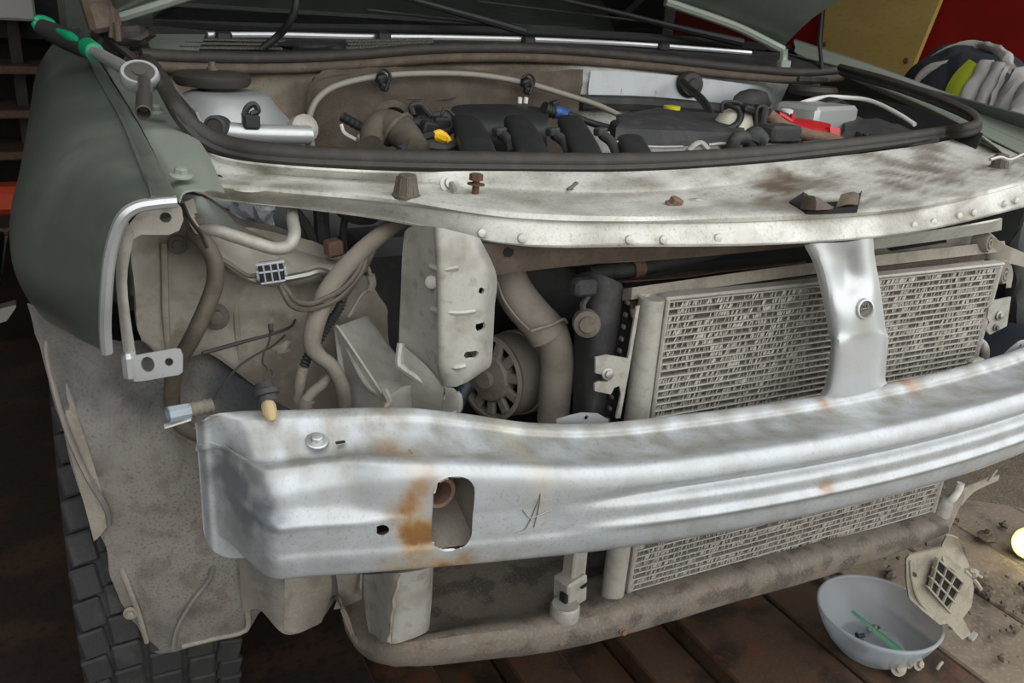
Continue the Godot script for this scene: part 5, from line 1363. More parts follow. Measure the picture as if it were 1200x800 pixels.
	g.tube([V(-0.4232,0.8018,-0.56), V(-0.3921,0.8108,-0.58), V(-0.3654,0.8153,-0.6), V(-0.3293,0.8175,-0.62), V(-0.3008,0.8226,-0.64)], .006, 8, 5)
	g.tube([V(-0.352,0.8387,-0.72), V(-0.3474,0.8305,-0.7), V(-0.3307,0.8319,-0.69), V(-0.3072,0.8374,-0.69)], .007, 8, 4)
	g.tube([V(-0.3716,0.8364,-0.76), V(-0.3589,0.8432,-0.75), V(-0.3476,0.8391,-0.74), V(-0.3459,0.8306,-0.72)], .0055, 8, 4)
	g.tube([V(-0.3781,0.8079,-0.55), V(-0.3592,0.8069,-0.54), V(-0.3374,0.8126,-0.55)], .0075, 8, 4)
	add_each(en, "hose", g, "black_dusty")
	g = G.new()
	g.box(V(-0.3449,0.8439,-0.7), V(.022,.018,.02), Basis.from_euler(V(.2,.3,.1)), .003)
	g.box(V(-0.3511,0.8239,-0.63), V(.026,.020,.02), Basis.from_euler(V(.1,.2,-.2)), .003)
	g.box(V(-0.37,0.821,-0.67), V(.020,.026,.02), Basis.from_euler(V(.1,.5,.3)), .003)
	g.box(V(-0.0669,0.8512,-0.74), V(.016,.012,.012), Basis.from_euler(V(.1,.2,.2)), .002)
	add_each(en, "sensor", g, "black")
	g = G.new()
	for q in [V(-0.1375,0.8517,-0.74), V(-0.1256,0.8518,-0.74)]:
		g.lathe(q, V(0,1,0), [[0,0],[.004,0],[.004,.010],[0,.011]], 8)
	add_each(en, "clip", g, "white_plastic")
	# blue connector and black cable
	g = G.new().tube([V(-0.092,0.8425,-0.7), V(-0.0781,0.8411,-0.7), V(-0.0662,0.8367,-0.69)], .011, 12, 3)
	var bc := add(en, "blue_connector", g, "blue", "blue plug on a black cable")
	g = G.new().tube([V(-0.1112,0.8494,-0.7), V(-0.0972,0.8438,-0.7), V(-0.0903,0.8425,-0.7)], .012, 8, 3, [.005, .002])
	g.tube([V(-0.0663,0.8381,-0.69), V(-0.0552,0.8359,-0.685), V(-0.0356,0.8293,-0.67), V(-0.0099,0.8232,-0.64), V(0.0164,0.8231,-0.6), V(0.0752,0.8231,-0.57), V(0.1401,0.8274,-0.56), V(0.1878,0.8347,-0.56), V(0.2149,0.8482,-0.57), V(0.2181,0.8647,-0.58), V(0.2023,0.8725,-0.6)], .0062, 10, 6)
	add(bc, "cable", g, "black")
	# air box
	g = G.new()
	var ab := []
	for yy in [0, 1, 2]:
		var rr := []
		rr = [[V(-0.0902,0.8097,-0.5), V(0.1668,0.8175,-0.5), V(0.288,0.8298,-0.62), V(0.0155,0.8235,-0.66)], [V(-0.0778,0.8397,-0.52), V(0.1773,0.8317,-0.52), V(0.2993,0.8397,-0.64), V(0.0395,0.8393,-0.7)], [V(-0.0492,0.8465,-0.55), V(0.1792,0.8361,-0.55), V(0.2993,0.8441,-0.68), V(0.1618,0.8449,-0.74)]][yy]
		ab.append(rr)
	g.loft(ab)
	add(en, "air_box", g, "black_dusty", "black air box with a flat grey lid")
	g = G.new().plate([V(0.0032,0.845,-0.64), V(0.1574,0.848,-0.74), V(0.2919,0.8392,-0.68), V(0.2445,0.8321,-0.58), V(0.1695,0.8274,-0.55), V(0.0277,0.8316,-0.58)], V(0,-.006,0))
	add(en, "air_box_lid", g, "black_dusty")
	g = G.new().tube([V(0.3562,0.882,-0.93), V(0.3535,0.8706,-0.9), V(0.3411,0.8557,-0.84), V(0.33,0.8396,-0.8), V(0.2984,0.82,-0.74)], .0085, 10, 4)
	add(en, "brake_cable", g, "black")
	g = G.new().lathe(V(0.395,0.8752,-0.955), V(-.05,.1,1), [[.034,-.006],[.034,.004],[.028,.012],[.016,.014],[.012,.020],[0,.02]], 24, .85)
	add(car, "grommet", g, "seal", "oval black rubber grommet in the firewall")
	g = G.new().lathe(V(0.2376,0.8369,-0.8), V(0,1,0), [[.014,-.03],[.014,0],[.017,0],[.017,.008],[0,.010]], 20)
	add(car, "brake_reservoir_cap", g, "yellow_cap", "small yellow filler cap")
	# bracket tower with relays right of the air box
	g = G.new()
	g.box(V(0.2669,0.8528,-0.62), V(.05,.03,.04), Basis.from_euler(V(0,.2,.1)), .005)
	g.box(V(0.251,0.8498,-0.56), V(.014,.05,.03), Basis.IDENTITY, .003)
	g.box(V(0.2412,0.8632,-0.57), V(.05,.012,.02), Basis.from_euler(V(0,0,-.2)), .003)
	g.box(V(0.3523,0.8426,-0.62), V(.03,.03,.03), Basis.from_euler(V(0,.2,-.2)), .004)
	var rl := add_each(car, "relay_bracket", g, "black", "black relay holder beside the red cover")
	g = G.new().tube([V(0.1808,0.8584,-0.58), V(0.1783,0.8715,-0.58), V(0.1886,0.8775,-0.58), V(0.2202,0.8736,-0.58), V(0.2207,0.8483,-0.57)], .003, 6, 4)
	g.tube([V(0.2377,0.8333,-0.55), V(0.2322,0.8685,-0.55), V(0.2485,0.8745,-0.55)], .003, 6, 4)
	g.tube([V(0.2145,0.8361,-0.64), V(0.2152,0.8312,-0.63), V(0.2317,0.8282,-0.63)], .006, 8, 3)
	add_each(rl, "wire", g, "wire")
	g = G.new().box(V(0.2718,0.8302,-0.53), V(.07,.03,.05), Basis.IDENTITY, .005)
	g.tube([V(0.138,0.8079,-0.49), V(0.1417,0.8262,-0.49), V(0.1675,0.8261,-0.49), V(0.1788,0.8076,-0.49)], .012, 10, 4)
	g.tube([V(0.1755,0.8233,-0.49), V(0.1809,0.8331,-0.49), V(0.1984,0.8217,-0.49)], .016, 10, 4)
	add_each(rl, "relay_box", g, "black_dusty")
	g = G.new().tube([V(0.03,0.8094,-0.47), V(0.0499,0.8185,-0.48), V(0.0632,0.8212,-0.48), V(0.0709,0.8118,-0.47)], .005, 8, 5)
	g.tube([V(0.0943,0.8151,-0.5), V(0.1299,0.8177,-0.5), V(0.1855,0.8174,-0.5)], .003, 6, 3)
	g.tube([V(-0.0885,0.8216,-0.5), V(-0.0257,0.8132,-0.5), V(0.042,0.8127,-0.5)], .0025, 6, 3)
	add_each(rl, "loose_wire", g, "alu")
	g = G.new().blob(V(0.235,0.8263,-0.6), V(.045,.04,.04), 8, .05)
	add(car, "coolant_bottle", g, "reservoir", "cream plastic coolant bottle")
	# battery end: red cover, white reservoir, silver box
	g = G.new().sheet([[V(0.3702,0.8431,-0.605), V(0.4045,0.8424,-0.6), V(0.4505,0.8366,-0.585)], [V(0.3364,0.8367,-0.57), V(0.3721,0.8344,-0.565), V(0.4206,0.8304,-0.55)], [V(0.3421,0.8309,-0.568), V(0.3717,0.8285,-0.563), V(0.4179,0.8244,-0.548)]], 3, 3, .004)
	g.sheet([[V(0.4068,0.8359,-0.555), V(0.4388,0.8337,-0.56)], [V(0.4074,0.8151,-0.548), V(0.4393,0.8123,-0.555)]], 2, 2, .012)
	g.tube([V(0.3311,0.8544,-0.6), V(0.3445,0.8489,-0.595), V(0.3637,0.8372,-0.59)], .006, 8, 3)
	g.box(V(0.3667,0.8469,-0.6), V(.008,.018,.01), Basis.IDENTITY, .002)
	var rc := add(car, "battery_terminal_cover", g, "red", "bright red plastic battery terminal cover")
	g = G.new().tube([V(0.2876,0.8565,-0.58), V(0.306,0.8427,-0.57), V(0.319,0.835,-0.56), V(0.36,0.8242,-0.55), V(0.4162,0.8162,-0.54), V(0.4602,0.8018,-0.53)], .012, 10, 5)
	add(rc, "battery_cable", g, "rust", "thick dark red cable")
	g = G.new().box(V(0.5293,0.8299,-0.7), V(.16,.07,.10), Basis.from_euler(V(0,.25,0)), .008)
	add(car, "battery", g, "battery_top", "silver-grey battery top")
	g = G.new().lathe(V(0.4088,0.8443,-0.66), V(0,1,0), [[.012,-.02],[.012,.012],[.008,.014],[0,.014]], 16)
	add(car, "white_cap", g, "white_plastic", "white round cap beside the red cover")
	g = G.new().tube([V(0.4516,0.8438,-0.72), V(0.5136,0.8592,-0.74), V(0.603,0.8724,-0.76), V(0.6659,0.8734,-0.76), V(0.7003,0.8713,-0.72), V(0.6908,0.856,-0.64), V(0.6804,0.8398,-0.58)], .0045, 10, 6)
	add(car, "hood_release_cable", g, "white_plastic", "pale grey cable arching over the battery")
	g = G.new().blob(V(0.6106,0.8606,-0.74), V(.028,.014,.02), 3, .2)
	g.tube([V(0.614,0.8629,-0.72), V(0.6175,0.8549,-0.7), V(0.6132,0.8469,-0.68)], .01, 8, 4)
	add(car, "wire_lump", g, "black")
	g = G.new().sheet([[V(0.601,0.8338,-0.7), V(0.6432,0.8392,-0.66), V(0.6773,0.8302,-0.6), V(0.7037,0.8185,-0.54)], [V(0.5115,0.82,-0.6), V(0.5839,0.8196,-0.58), V(0.6212,0.8206,-0.55), V(0.683,0.8199,-0.52)], [V(0.3475,0.8014,-0.5), V(0.4548,0.8004,-0.5), V(0.5533,0.8106,-0.49), V(0.6463,0.8164,-0.49)]], 5, 5, .003).jiggle(.006, 40.)
	add(car, "battery_tray_cover", g, "black_dusty", "grey-black ribbed cover sloping to the corner")
	g = G.new()
	for k in 5:
		var p := V(0.5047,0.8226,-0.56) + V(.012 * k, -.002 * k, .004 * k)
		g.box(p, V(.008,.012,.012), Basis.from_euler(V(.2,.3,.2 * k)), .001)
	g.tube([V(0.3229,0.8136,-0.52), V(0.3637,0.8164,-0.52), V(0.418,0.813,-0.52)], .004, 6, 3)
	g.box(V(0.3042,0.8108,-0.5), V(.04,.012,.02), Basis.IDENTITY, .002)
	g.box(V(0.3025,0.8137,-0.52), V(.02,.02,.02), Basis.IDENTITY, .002)
	add_each(car, "fuse_block", g, "black")
	g = G.new().blob(V(0.5301,0.8448,-0.9), V(.05,.03,.03), 6, .1)
	add(car, "brake_servo", g, "black_dusty")
	# side of the bay behind the left seal and the floor of darkness
	g = G.new().sheet([[V(-.71,.86,-.5), V(-.71,.88,-.95)], [V(-.66,.70,-.5), V(-.66,.70,-.95)], [V(-.62,.40,-.5), V(-.62,.4,-.95)]], 3, 3, .003)
	add(car, "inner_side", g, "silver_dirty")

func cowl_and_hood() -> void:
	# black scuttle with hexagon grilles and a bright strip
	var g := G.new().sheet([
		[V(-0.7459,0.8978,-1), V(-0.5915,0.8968,-1.02), V(-0.3694,0.9069,-1.04), V(-0.1561,0.9242,-1.05), V(0.084,0.9316,-1.06), V(0.3509,0.9258,-1.06), V(0.585,0.9164,-1.04), V(0.7742,0.9095,-0.98)],
		[V(-0.721,0.9201,-1.12), V(-0.5675,0.9162,-1.16), V(-0.3286,0.9225,-1.18), V(-0.0946,0.9316,-1.2), V(0.1602,0.9372,-1.2), V(0.4339,0.9343,-1.18), V(0.6494,0.9326,-1.12), V(0.8382,0.9263,-1.02)],
		[V(-0.6836,0.9331,-1.2), V(-0.5537,0.9285,-1.24), V(-0.2995,0.9356,-1.28), V(-0.0538,0.9427,-1.3), V(0.2142,0.9475,-1.3), V(0.4881,0.9478,-1.26), V(0.7143,0.9462,-1.2), V(0.944,0.9448,-1.1)]], 6, 4, .003)
	var cw := add(car, "scuttle_panel", g, "black_dusty", "black plastic scuttle below the windscreen")
	g = G.new()
	for i in 34:
		for j in 3:
			var f := (i + .5 * (j % 2)) / 34.
			var p := [V(-0.6573,0.8987,-1.04), V(-0.4797,0.9035,-1.05)]
			var q := [V(-0.6258,0.9137,-1.13), V(-0.4484,0.9173,-1.15)]
			if f < .1 and j == 2: continue
			var c: Vector3 = p[0].lerp(p[1], f).lerp(q[0].lerp(q[1], f), .12 + .38 * j)
			g.lathe(c + V(0,.003,0), V(0,1,.15), [[.0062,0],[.0058,.003],[.0038,.003],[.0038,0]], 6)
	for i in 26:
		for j in 3:
			var f := (i + .5 * (j % 2)) / 26.
			var p := [V(-0.3531,0.91,-1.05), V(-0.1797,0.9243,-1.06)]
			var q := [V(-0.3232,0.9227,-1.15), V(-0.1305,0.9317,-1.17)]
			var c: Vector3 = p[0].lerp(p[1], f).lerp(q[0].lerp(q[1], f), .12 + .38 * j)
			g.lathe(c + V(0,.003,0), V(0,1,.15), [[.0062,0],[.0058,.003],[.0038,.003],[.0038,0]], 6)
	add(cw, "hexagon_grille", g, "grille_grey", "black hexagon mesh").set_meta("kind", "stuff")
	g = G.new().tube([V(-0.5936,0.9226,-1.16), V(-0.4474,0.928,-1.19), V(-0.2833,0.9313,-1.21), V(-0.0866,0.938,-1.22), V(0.1706,0.944,-1.22), V(0.4463,0.9455,-1.2), V(0.7111,0.9423,-1.13)], .006, 8, 5)
	add(cw, "bright_strip", g, "chrome", "thin bright metal strip")
	for p in [V(-0.565,0.9212,-1.155), V(-0.2326,0.9341,-1.2), V(0.1184,0.9404,-1.21), V(0.4829,0.9436,-1.19)]:
		add(cw, "strip_clip", G.new().box(p, V(.03,.02,.022), Basis.IDENTITY, .004), "black")
	g = G.new().blob(V(-0.4161,0.9133,-1.08), V(.06,.012,.03), 7, .2)
	add(cw, "washer_bump", g, "black_dusty")
	g = G.new().sheet([[V(-0.7309,0.8999,-1.02), V(-0.6695,0.8995,-1.02), V(-0.6301,0.9004,-1.03)], [V(-0.7087,0.9202,-1.13), V(-0.6463,0.9227,-1.14), V(-0.5996,0.9244,-1.15)]], 2, 2, .003)
	add(cw, "painted_corner", g, "paint_ledge")
	# windscreen
	g = G.new().sheet([
		[V(-0.6822,0.9263,-1.22), V(-0.4468,0.9307,-1.27), V(-0.1366,0.9407,-1.3), V(0.214,0.9495,-1.3), V(0.5947,0.9502,-1.26), V(0.9333,0.9452,-1.15)],
		[V(-.64,1.2,-1.6), V(-.4,1.22,-1.68), V(-.12,1.23,-1.72), V(.15,1.23,-1.72), V(.42,1.22,-1.68), V(.64,1.2,-1.6)]], 4, 3, .005)
	var ws := add(car, "windscreen", g, "glass", "dark windscreen glass")
	g = G.new().sheet([
		[V(-0.6967,0.9284,-1.225), V(-0.4456,0.9322,-1.275), V(-0.1348,0.9423,-1.305), V(0.2166,0.9513,-1.305), V(0.5982,0.9522,-1.265), V(0.9535,0.9457,-1.155)],
		[V(-0.6941,0.9433,-1.24), V(-0.4419,0.9468,-1.29), V(-0.1296,0.9583,-1.32), V(0.2233,0.9686,-1.32), V(0.6065,0.9706,-1.28), V(0.9641,0.9624,-1.17)]], 4, 2, .004)
	add(ws, "black_band", g, "black")
	# dark cabin: dashboard, seats, roof
	g = G.new().box(V(0,.85,-1.75), V(1.3,.22,.5), Basis.IDENTITY, .05)
	add(car, "dashboard", g, "black")
	g = G.new().sheet([[V(-.75,1.25,-1.6), V(0,1.28,-1.7), V(.75,1.25,-1.6)], [V(-.7,1.45,-2.2), V(0,1.5,-2.2), V(.7,1.45,-2.2)], [V(-.7,1.4,-3.4), V(0,1.45,-3.4), V(.7,1.4,-3.4)]], 4, 4, .02)
	add(car, "roof", g, "paint")
	g = G.new().box(V(0,1.1,-2.35), V(1.4,.7,.15), Basis.IDENTITY, .03)
	g.box(V(.72,1.1,-1.95), V(.04,.75,.9))
	g.box(V(-.72,1.1,-1.95), V(.04,.75,.9))
	add(car, "cabin_lining", g, "black")
	g = G.new().box(V(0,.6,-2.6), V(1.64,.9,1.7), Basis.IDENTITY, .08)
	add(car, "body_shell", g, "paint")
	# wipers
	g = G.new().tube([V(-0.1583,1.0162,-1.3), V(-0.0682,0.9975,-1.27), V(0.0289,0.9784,-1.25), V(0.1184,0.9598,-1.23)], [.006,.008,.010], 8, 3)
	g.tube([V(-0.2235,0.9831,-1.34), V(-0.0927,0.977,-1.31), V(0.0216,0.9714,-1.28), V(0.1465,0.9551,-1.24)], .004, 6, 3)
	add(car, "wiper", g, "black", "black wiper arm and blade")
	g = G.new().tube([V(0.2388,1.0407,-1.36), V(0.4091,1.0166,-1.31), V(0.5886,0.9873,-1.26), V(0.7391,0.964,-1.2)], [.005,.007,.012], 8, 3)
	g.tube([V(0.0738,1.018,-1.4), V(0.2904,1.0083,-1.36), V(0.5499,0.9973,-1.32)], .003, 6, 3)
	add(car, "wiper", g, "black", "black wiper arm and blade by the hood corner")
	g = G.new().tube([V(-0.4638,1.0066,-1), V(-0.4645,0.9812,-1), V(-0.475,0.9545,-1.01), V(-0.4895,0.9325,-1.03), V(-0.5188,0.9071,-1.04)], .0068, 10, 6)
	add(car, "washer_hose_tube", g, "black", "black rubber hose hanging from the hood")
	# raised hood
	g = G.new().sheet([
		[V(-0.7628,0.9495,-1.03), V(-0.6801,0.978,-1.06), V(-0.4639,1.0524,-1.1), V(-0.207,1.1037,-1.12), V(0.1014,1.105,-1.12), V(0.3942,1.0476,-1.08), V(0.567,1.0072,-1.04), V(0.6905,0.9617,-1)],
		[V(-.76,1.0,-.9), V(-.6,1.08,-.95), V(-.35,1.15,-1.0), V(-.05,1.18,-1.02), V(.2,1.17,-1.0), V(.44,1.12,-.96), V(.56,1.08,-.95), V(.69,1.03,-.92)],
		[V(-.75,1.25,-.68), V(-.6,1.32,-.7), V(-.35,1.38,-.72), V(-.05,1.4,-.72), V(.2,1.4,-.72), V(.44,1.38,-.72), V(.56,1.35,-.7), V(.76,1.22,-.72)],
		[V(-.7,1.75,-.3), V(-.55,1.8,-.26), V(-.33,1.84,-.22), V(-.05,1.85,-.2), V(.2,1.85,-.2), V(.42,1.83,-.22), V(.55,1.8,-.26), V(.7,1.75,-.3)]], 4, 5, .02)
	var hood := add(car, "hood", g, "paint", "raised silver-green hood")
	g = G.new().tube([V(-0.7637,0.9471,-1.02), V(-0.6814,0.9754,-1.05), V(-0.6068,1.0021,-1.07)], .010, 8, 3)
	g.tube([V(0.3875,1.0438,-1.07), V(0.5593,1.0035,-1.03), V(0.6478,0.9682,-0.99), V(0.6772,0.9583,-0.985)], .010, 8, 4)
	add_each(hood, "edge_fold", g, "paint_ledge")
	g = G.new().tube([V(0.6752,0.9585,-0.98), V(0.6805,0.9358,-0.98), V(0.679,0.9134,-0.97)], .010, 8, 2)
	g.box(V(0.6745,0.9209,-0.97), V(.03,.03,.02), Basis.IDENTITY, .003)
	add(hood, "hinge", g, "paint_ledge")
	g = G.new().tube([V(-0.767,0.9771,-0.96), V(-0.7669,0.9516,-0.96), V(-0.771,0.9204,-0.96)], .005, 8, 2)
	g.tube([V(-0.7619,0.9445,-0.95), V(-0.7619,0.9161,-0.95)], .005, 8, 2)
	g.box(V(-0.7832,0.9581,-0.97), V(.05,.06,.03), Basis.from_euler(V(0,.2,.2)), .008)
	add(hood, "hinge", g, "brown", "grimy hood hinge behind the ratchet")
	g = G.new().blob(V(-0.7462,0.9248,-1), V(.04,.018,.03), 5, .3)
	g.box(V(-0.7713,0.908,-1.04), V(.05,.025,.05), Basis.from_euler(V(.3,.2,-.6)), .005)
	g.box(V(-0.7437,0.8925,-1), V(.10,.012,.03), Basis.from_euler(V(0,0,-.7)), .004)
	add(car, "hinge_base", g, "seal")
	g = G.new().tube([V(0.7567,0.9229,-0.93), V(0.721,1.0708,-0.93), V(.69,1.45,-.85)], .0045, 8, 2)
	add(hood, "prop_rod", g, "black", "thin black hood prop rod")

func loose_things() -> void:
	var g: G
	# rubber buffers on the front panel belong to the car
	for q in [[V(-0.5178,0.796,-0.2724), "rubber buffer by the two loose bolts"], [V(0.583,0.8,-0.3141), "rubber buffer at the far end of the front panel"]]:
		g = G.new().lathe(q[0], V(.02,1,.05), [[0,0],[.0165,0],[.0165,.003],[.0145,.004],[.0105,.024],[.0095,.026],[0,.026]], 20)
		for k in 10:
			var a: float = TAU * k / 10
			g.tube([q[0] + V(cos(a) * .0142, .004, sin(a) * .0142), q[0] + V(cos(a) * .0110, .023, sin(a) * .0110)], .0012, 5, 1)
		add(car, "rubber_buffer", g, "brown_hose", q[1])
	# bolts lying on the panel
	var b := thing("bolt", "grey bolt with a wide washer lying on the front panel", "bolt", V(-0.4551,0.796,-0.2969), "loose bolts on the front panel")
	var p := b.position + V(0,.009,0)
	add(b, "washer", G.new().lathe(p, V(-.1,.35,1), [[0,0],[.0115,0],[.0115,.002],[.007,.003],[.0068,.009],[0,.010]], 20), "zinc")
	add(b, "shank", G.new().lathe(p + V(-.001,.002,.009), V(-.05,-.55,1), [[.0035,0],[.0035,.018],[0,.019]], 12), "zinc")
	b = thing("bolt", "rusty brown flanged bolt standing on the front panel", "bolt", V(-0.4332,0.796,-0.2687), "loose bolts on the front panel")
	p = b.position
	add(b, "shank", G.new().lathe(p, V(0,1,0), [[.0,0],[.0042,0],[.0042,.02],[0,.02]], 12), "rusty_bolt")
	add(b, "flange", G.new().lathe(p + V(0,.0125,0), V(.05,1,0), [[0,0],[.0105,0],[.0105,.0018],[0,.0018]], 18), "rusty_bolt")
	add(b, "head", G.new().lathe(p + V(0,.018,0), V(0,1,0), [[0,0],[.0082,0],[.0082,.007],[.006,.008],[0,.008]], 6), "rusty_bolt")
	g = G.new().bolt(V(-0.2184,0.796,-0.1708), V(.25,1,.3), .0085, 1.35)
	lone("nut", g, "rust", "small rusty flange nut on the middle of the front panel", "nut")
	g = G.new().box(V(-0.3073,0.805,-0.2564), V(.020,.006,.006), Basis.from_euler(V(.3,.7,.35)), .0015)
	g.tube([V(-0.3235,0.805,-0.2431), V(-0.2891,0.808,-0.2711)], .002, 6, 1)
	lone("clip", g, "brown_hose", "small brown plastic clip on the front panel's white rear step", "clip")
	# ratchet with a socket
	var r := thing("ratchet_wrench", "ratchet wrench with a green and black grip lying over the wing", "wrench", V(-0.7596,0.8783,-0.63))
	g = G.new().tube([V(-0.8684,0.9311,-0.93), V(-0.8411,0.9208,-0.89), V(-0.8199,0.9131,-0.85), V(-0.8099,0.909,-0.825)], [.0135,.0165,.0165,.0145], 16, 6)
	add(r, "grip", g, "dark_grip", "black rubber grip")
	g = G.new().tube([V(-0.8777,0.9413,-0.94), V(-0.8693,0.9442,-0.94), V(-0.8559,0.9391,-0.93), V(-0.8557,0.9307,-0.925), V(-0.8647,0.9226,-0.93), V(-0.8744,0.9294,-0.935), V(-0.8781,0.9376,-0.94)], .0062, 10, 5)
	add(r, "hang_loop", g, "green_grip", "green loop at the handle end")
	g = G.new().tube([V(-0.8481,0.9305,-0.885), V(-0.8334,0.9242,-0.855), V(-0.8201,0.9178,-0.83)], [.004,.0078,.004], 10, 5)
	add(r, "grip_inlay", g, "green_grip", "green inlay")
	g = G.new().tube([V(-0.8118,0.911,-0.83), V(-0.8045,0.9076,-0.795)], [.0145,.0132], 16, 1)
	add(r, "collar", g, "green_grip", "green collar")
	g = G.new().tube([V(-0.8065,0.9084,-0.8), V(-0.7892,0.9034,-0.7), V(-0.7745,0.8985,-0.615)], [.0095,.0088,.0095], 14, 5)
	add(r, "shaft", g, "chrome", "chrome shaft")
	var hc := V(-0.7652,0.8952,-0.56)
	var ha := V(-.05, .72, .70).normalized()
	g = G.new()
	g.lathe(hc, ha, [[0,-.010],[.0215,-.010],[.0235,-.006],[.0235,.006],[.0215,.010],[.018,.010],[.0175,.0088],[0,.0088]], 32, .86)
	g.tube([V(-0.7761,0.8991,-0.62), V(-0.7705,0.8976,-0.59)], [.0085,.014], 14, 1)
	add(r, "head", g, "chrome", "round chrome head")
	add(r, "head_plate", G.new().lathe(hc, ha, [[.0178,.0085],[.0178,.0095],[.008,.0098],[.008,.012],[0,.012]], 28, .86), "dark_steel")
	var s0 := V(-0.7622,0.893,-0.54)
	var s1 := V(-0.7668,0.8809,-0.5)
	var s2 := V(-0.7738,0.8668,-0.445)
	var dx := (s2 - s0).normalized()
	add(r, "extension", G.new().tube([s0, s1], [.0075,.0065], 14, 2), "dark_steel")
	var L := (s2 - s1).length()
	add(r, "socket", G.new().lathe(s1, dx, [[0,0],[.0075,0],[.0092,.004],[.0092,L],[.0076,L + .0005],[.0070,L - .02],[0,L - .02]], 24), "dark_steel", "dark steel socket")
	# bulb holder hanging by its wires
	b = thing("bulb_holder", "black bulb holder with an amber glass bulb dangling by thin wires", "bulb holder", V(-0.7051,0.6097,-0.15))
	g = G.new().lathe(V(-0.705,0.6282,-0.155), V(.08,-.75,.55), [[0,-.012],[.008,-.012],[.010,-.006],[.0135,-.004],[.0135,.001],[.0105,.002],[.0105,.008],[.0085,.010],[0,.010]], 24)
	add(b, "socket_ring", g, "black_dusty")
	g = G.new().lathe(V(-0.7058,0.6248,-0.148), V(.08,-.75,.55), [[.0065,0],[.0072,.006],[.0070,.014],[.0045,.021],[0,.023]], 20)
	add(b, "bulb", g, "amber", "amber glass bulb")
	g = G.new().tube([V(-0.7067,0.6406,-0.157), V(-0.705,0.6466,-0.16), V(-0.7003,0.6493,-0.17), V(-0.7023,0.6521,-0.18), V(-0.6982,0.6561,-0.195), V(-0.6897,0.6571,-0.215), V(-0.6816,0.6587,-0.24), V(-0.6802,0.6629,-0.25)], .0011, 6, 5)
	g.tube([V(-0.7,0.6397,-0.157), V(-0.6967,0.6454,-0.16), V(-0.6961,0.6469,-0.17)], .0011, 6, 4)
	add(b, "wire", g, "wire")
	g = G.new().tube([V(-0.6792,0.6667,-0.25), V(-0.6796,0.6606,-0.245)], .0028, 8, 2)
	add(b, "wire_end", g, "black")
	# pale blue plug on a wire
	b = thing("plug", "pale blue grey plug on a thin black wire hanging before the wheel liner", "plug", V(-0.7758,0.5588,-0.25))
	g = G.new().tube([V(-0.7905,0.5778,-0.245), V(-0.7685,0.5771,-0.25)], [.0092,.0088], 8, 1)
	add(b, "plug_body", g, "pale_blue", "pale blue plug end")
	add(b, "opening", G.new().lathe(V(-0.7905,0.5778,-0.245), (V(-0.7905,0.5778,-0.245) - V(-0.7685,0.5771,-0.25)).normalized(), [[.0092,0],[.0088,.0012],[.0065,.0012],[.006,-.004],[0,-.004]], 8), "plug_grey")
	g = G.new().tube([V(-0.7702,0.5773,-0.25), V(-0.7447,0.5768,-0.256)], .0088, 12, 3, [.006,.0015])
	add(b, "grey_sleeve", g, "dust")
	g = G.new().box(V(-0.7819,0.5673,-0.245), V(.028,.002,.010), Basis.from_euler(V(0,0,.2)), .0008)
	add(b, "latch_tab", g, "white_plastic")
	g = G.new().tube([V(-0.7447,0.5768,-0.256), V(-0.738,0.5875,-0.26), V(-0.7237,0.6039,-0.265), V(-0.7066,0.6171,-0.27), V(-0.6866,0.6251,-0.275), V(-0.6702,0.6276,-0.285), V(-0.6531,0.6328,-0.3)], .0013, 6, 5)
	add(b, "wire", g, "wire")
	b = thing("wire_stub", "taped black wire end sticking out in front of the beige inner wing", "wire", V(-0.7476,0.6372,-0.26))
	g = G.new().tube([V(-0.7508,0.6395,-0.255), V(-0.7316,0.6412,-0.26), V(-0.7008,0.6429,-0.27), V(-0.6707,0.6441,-0.28), V(-0.6469,0.6427,-0.3), V(-0.6338,0.6395,-0.33)], [.0022,.0026,.0020,.0018,.0014], 8, 4)
	add(b, "taped_wire", g, "wire")
	g = G.new().blob(V(-0.6552,0.6136,-0.315), V(.012,.007,.008), 9, .6, 10, 6)
	add(b, "mud_clump", g, "dust")
	bowl_group()
	mud_bracket()

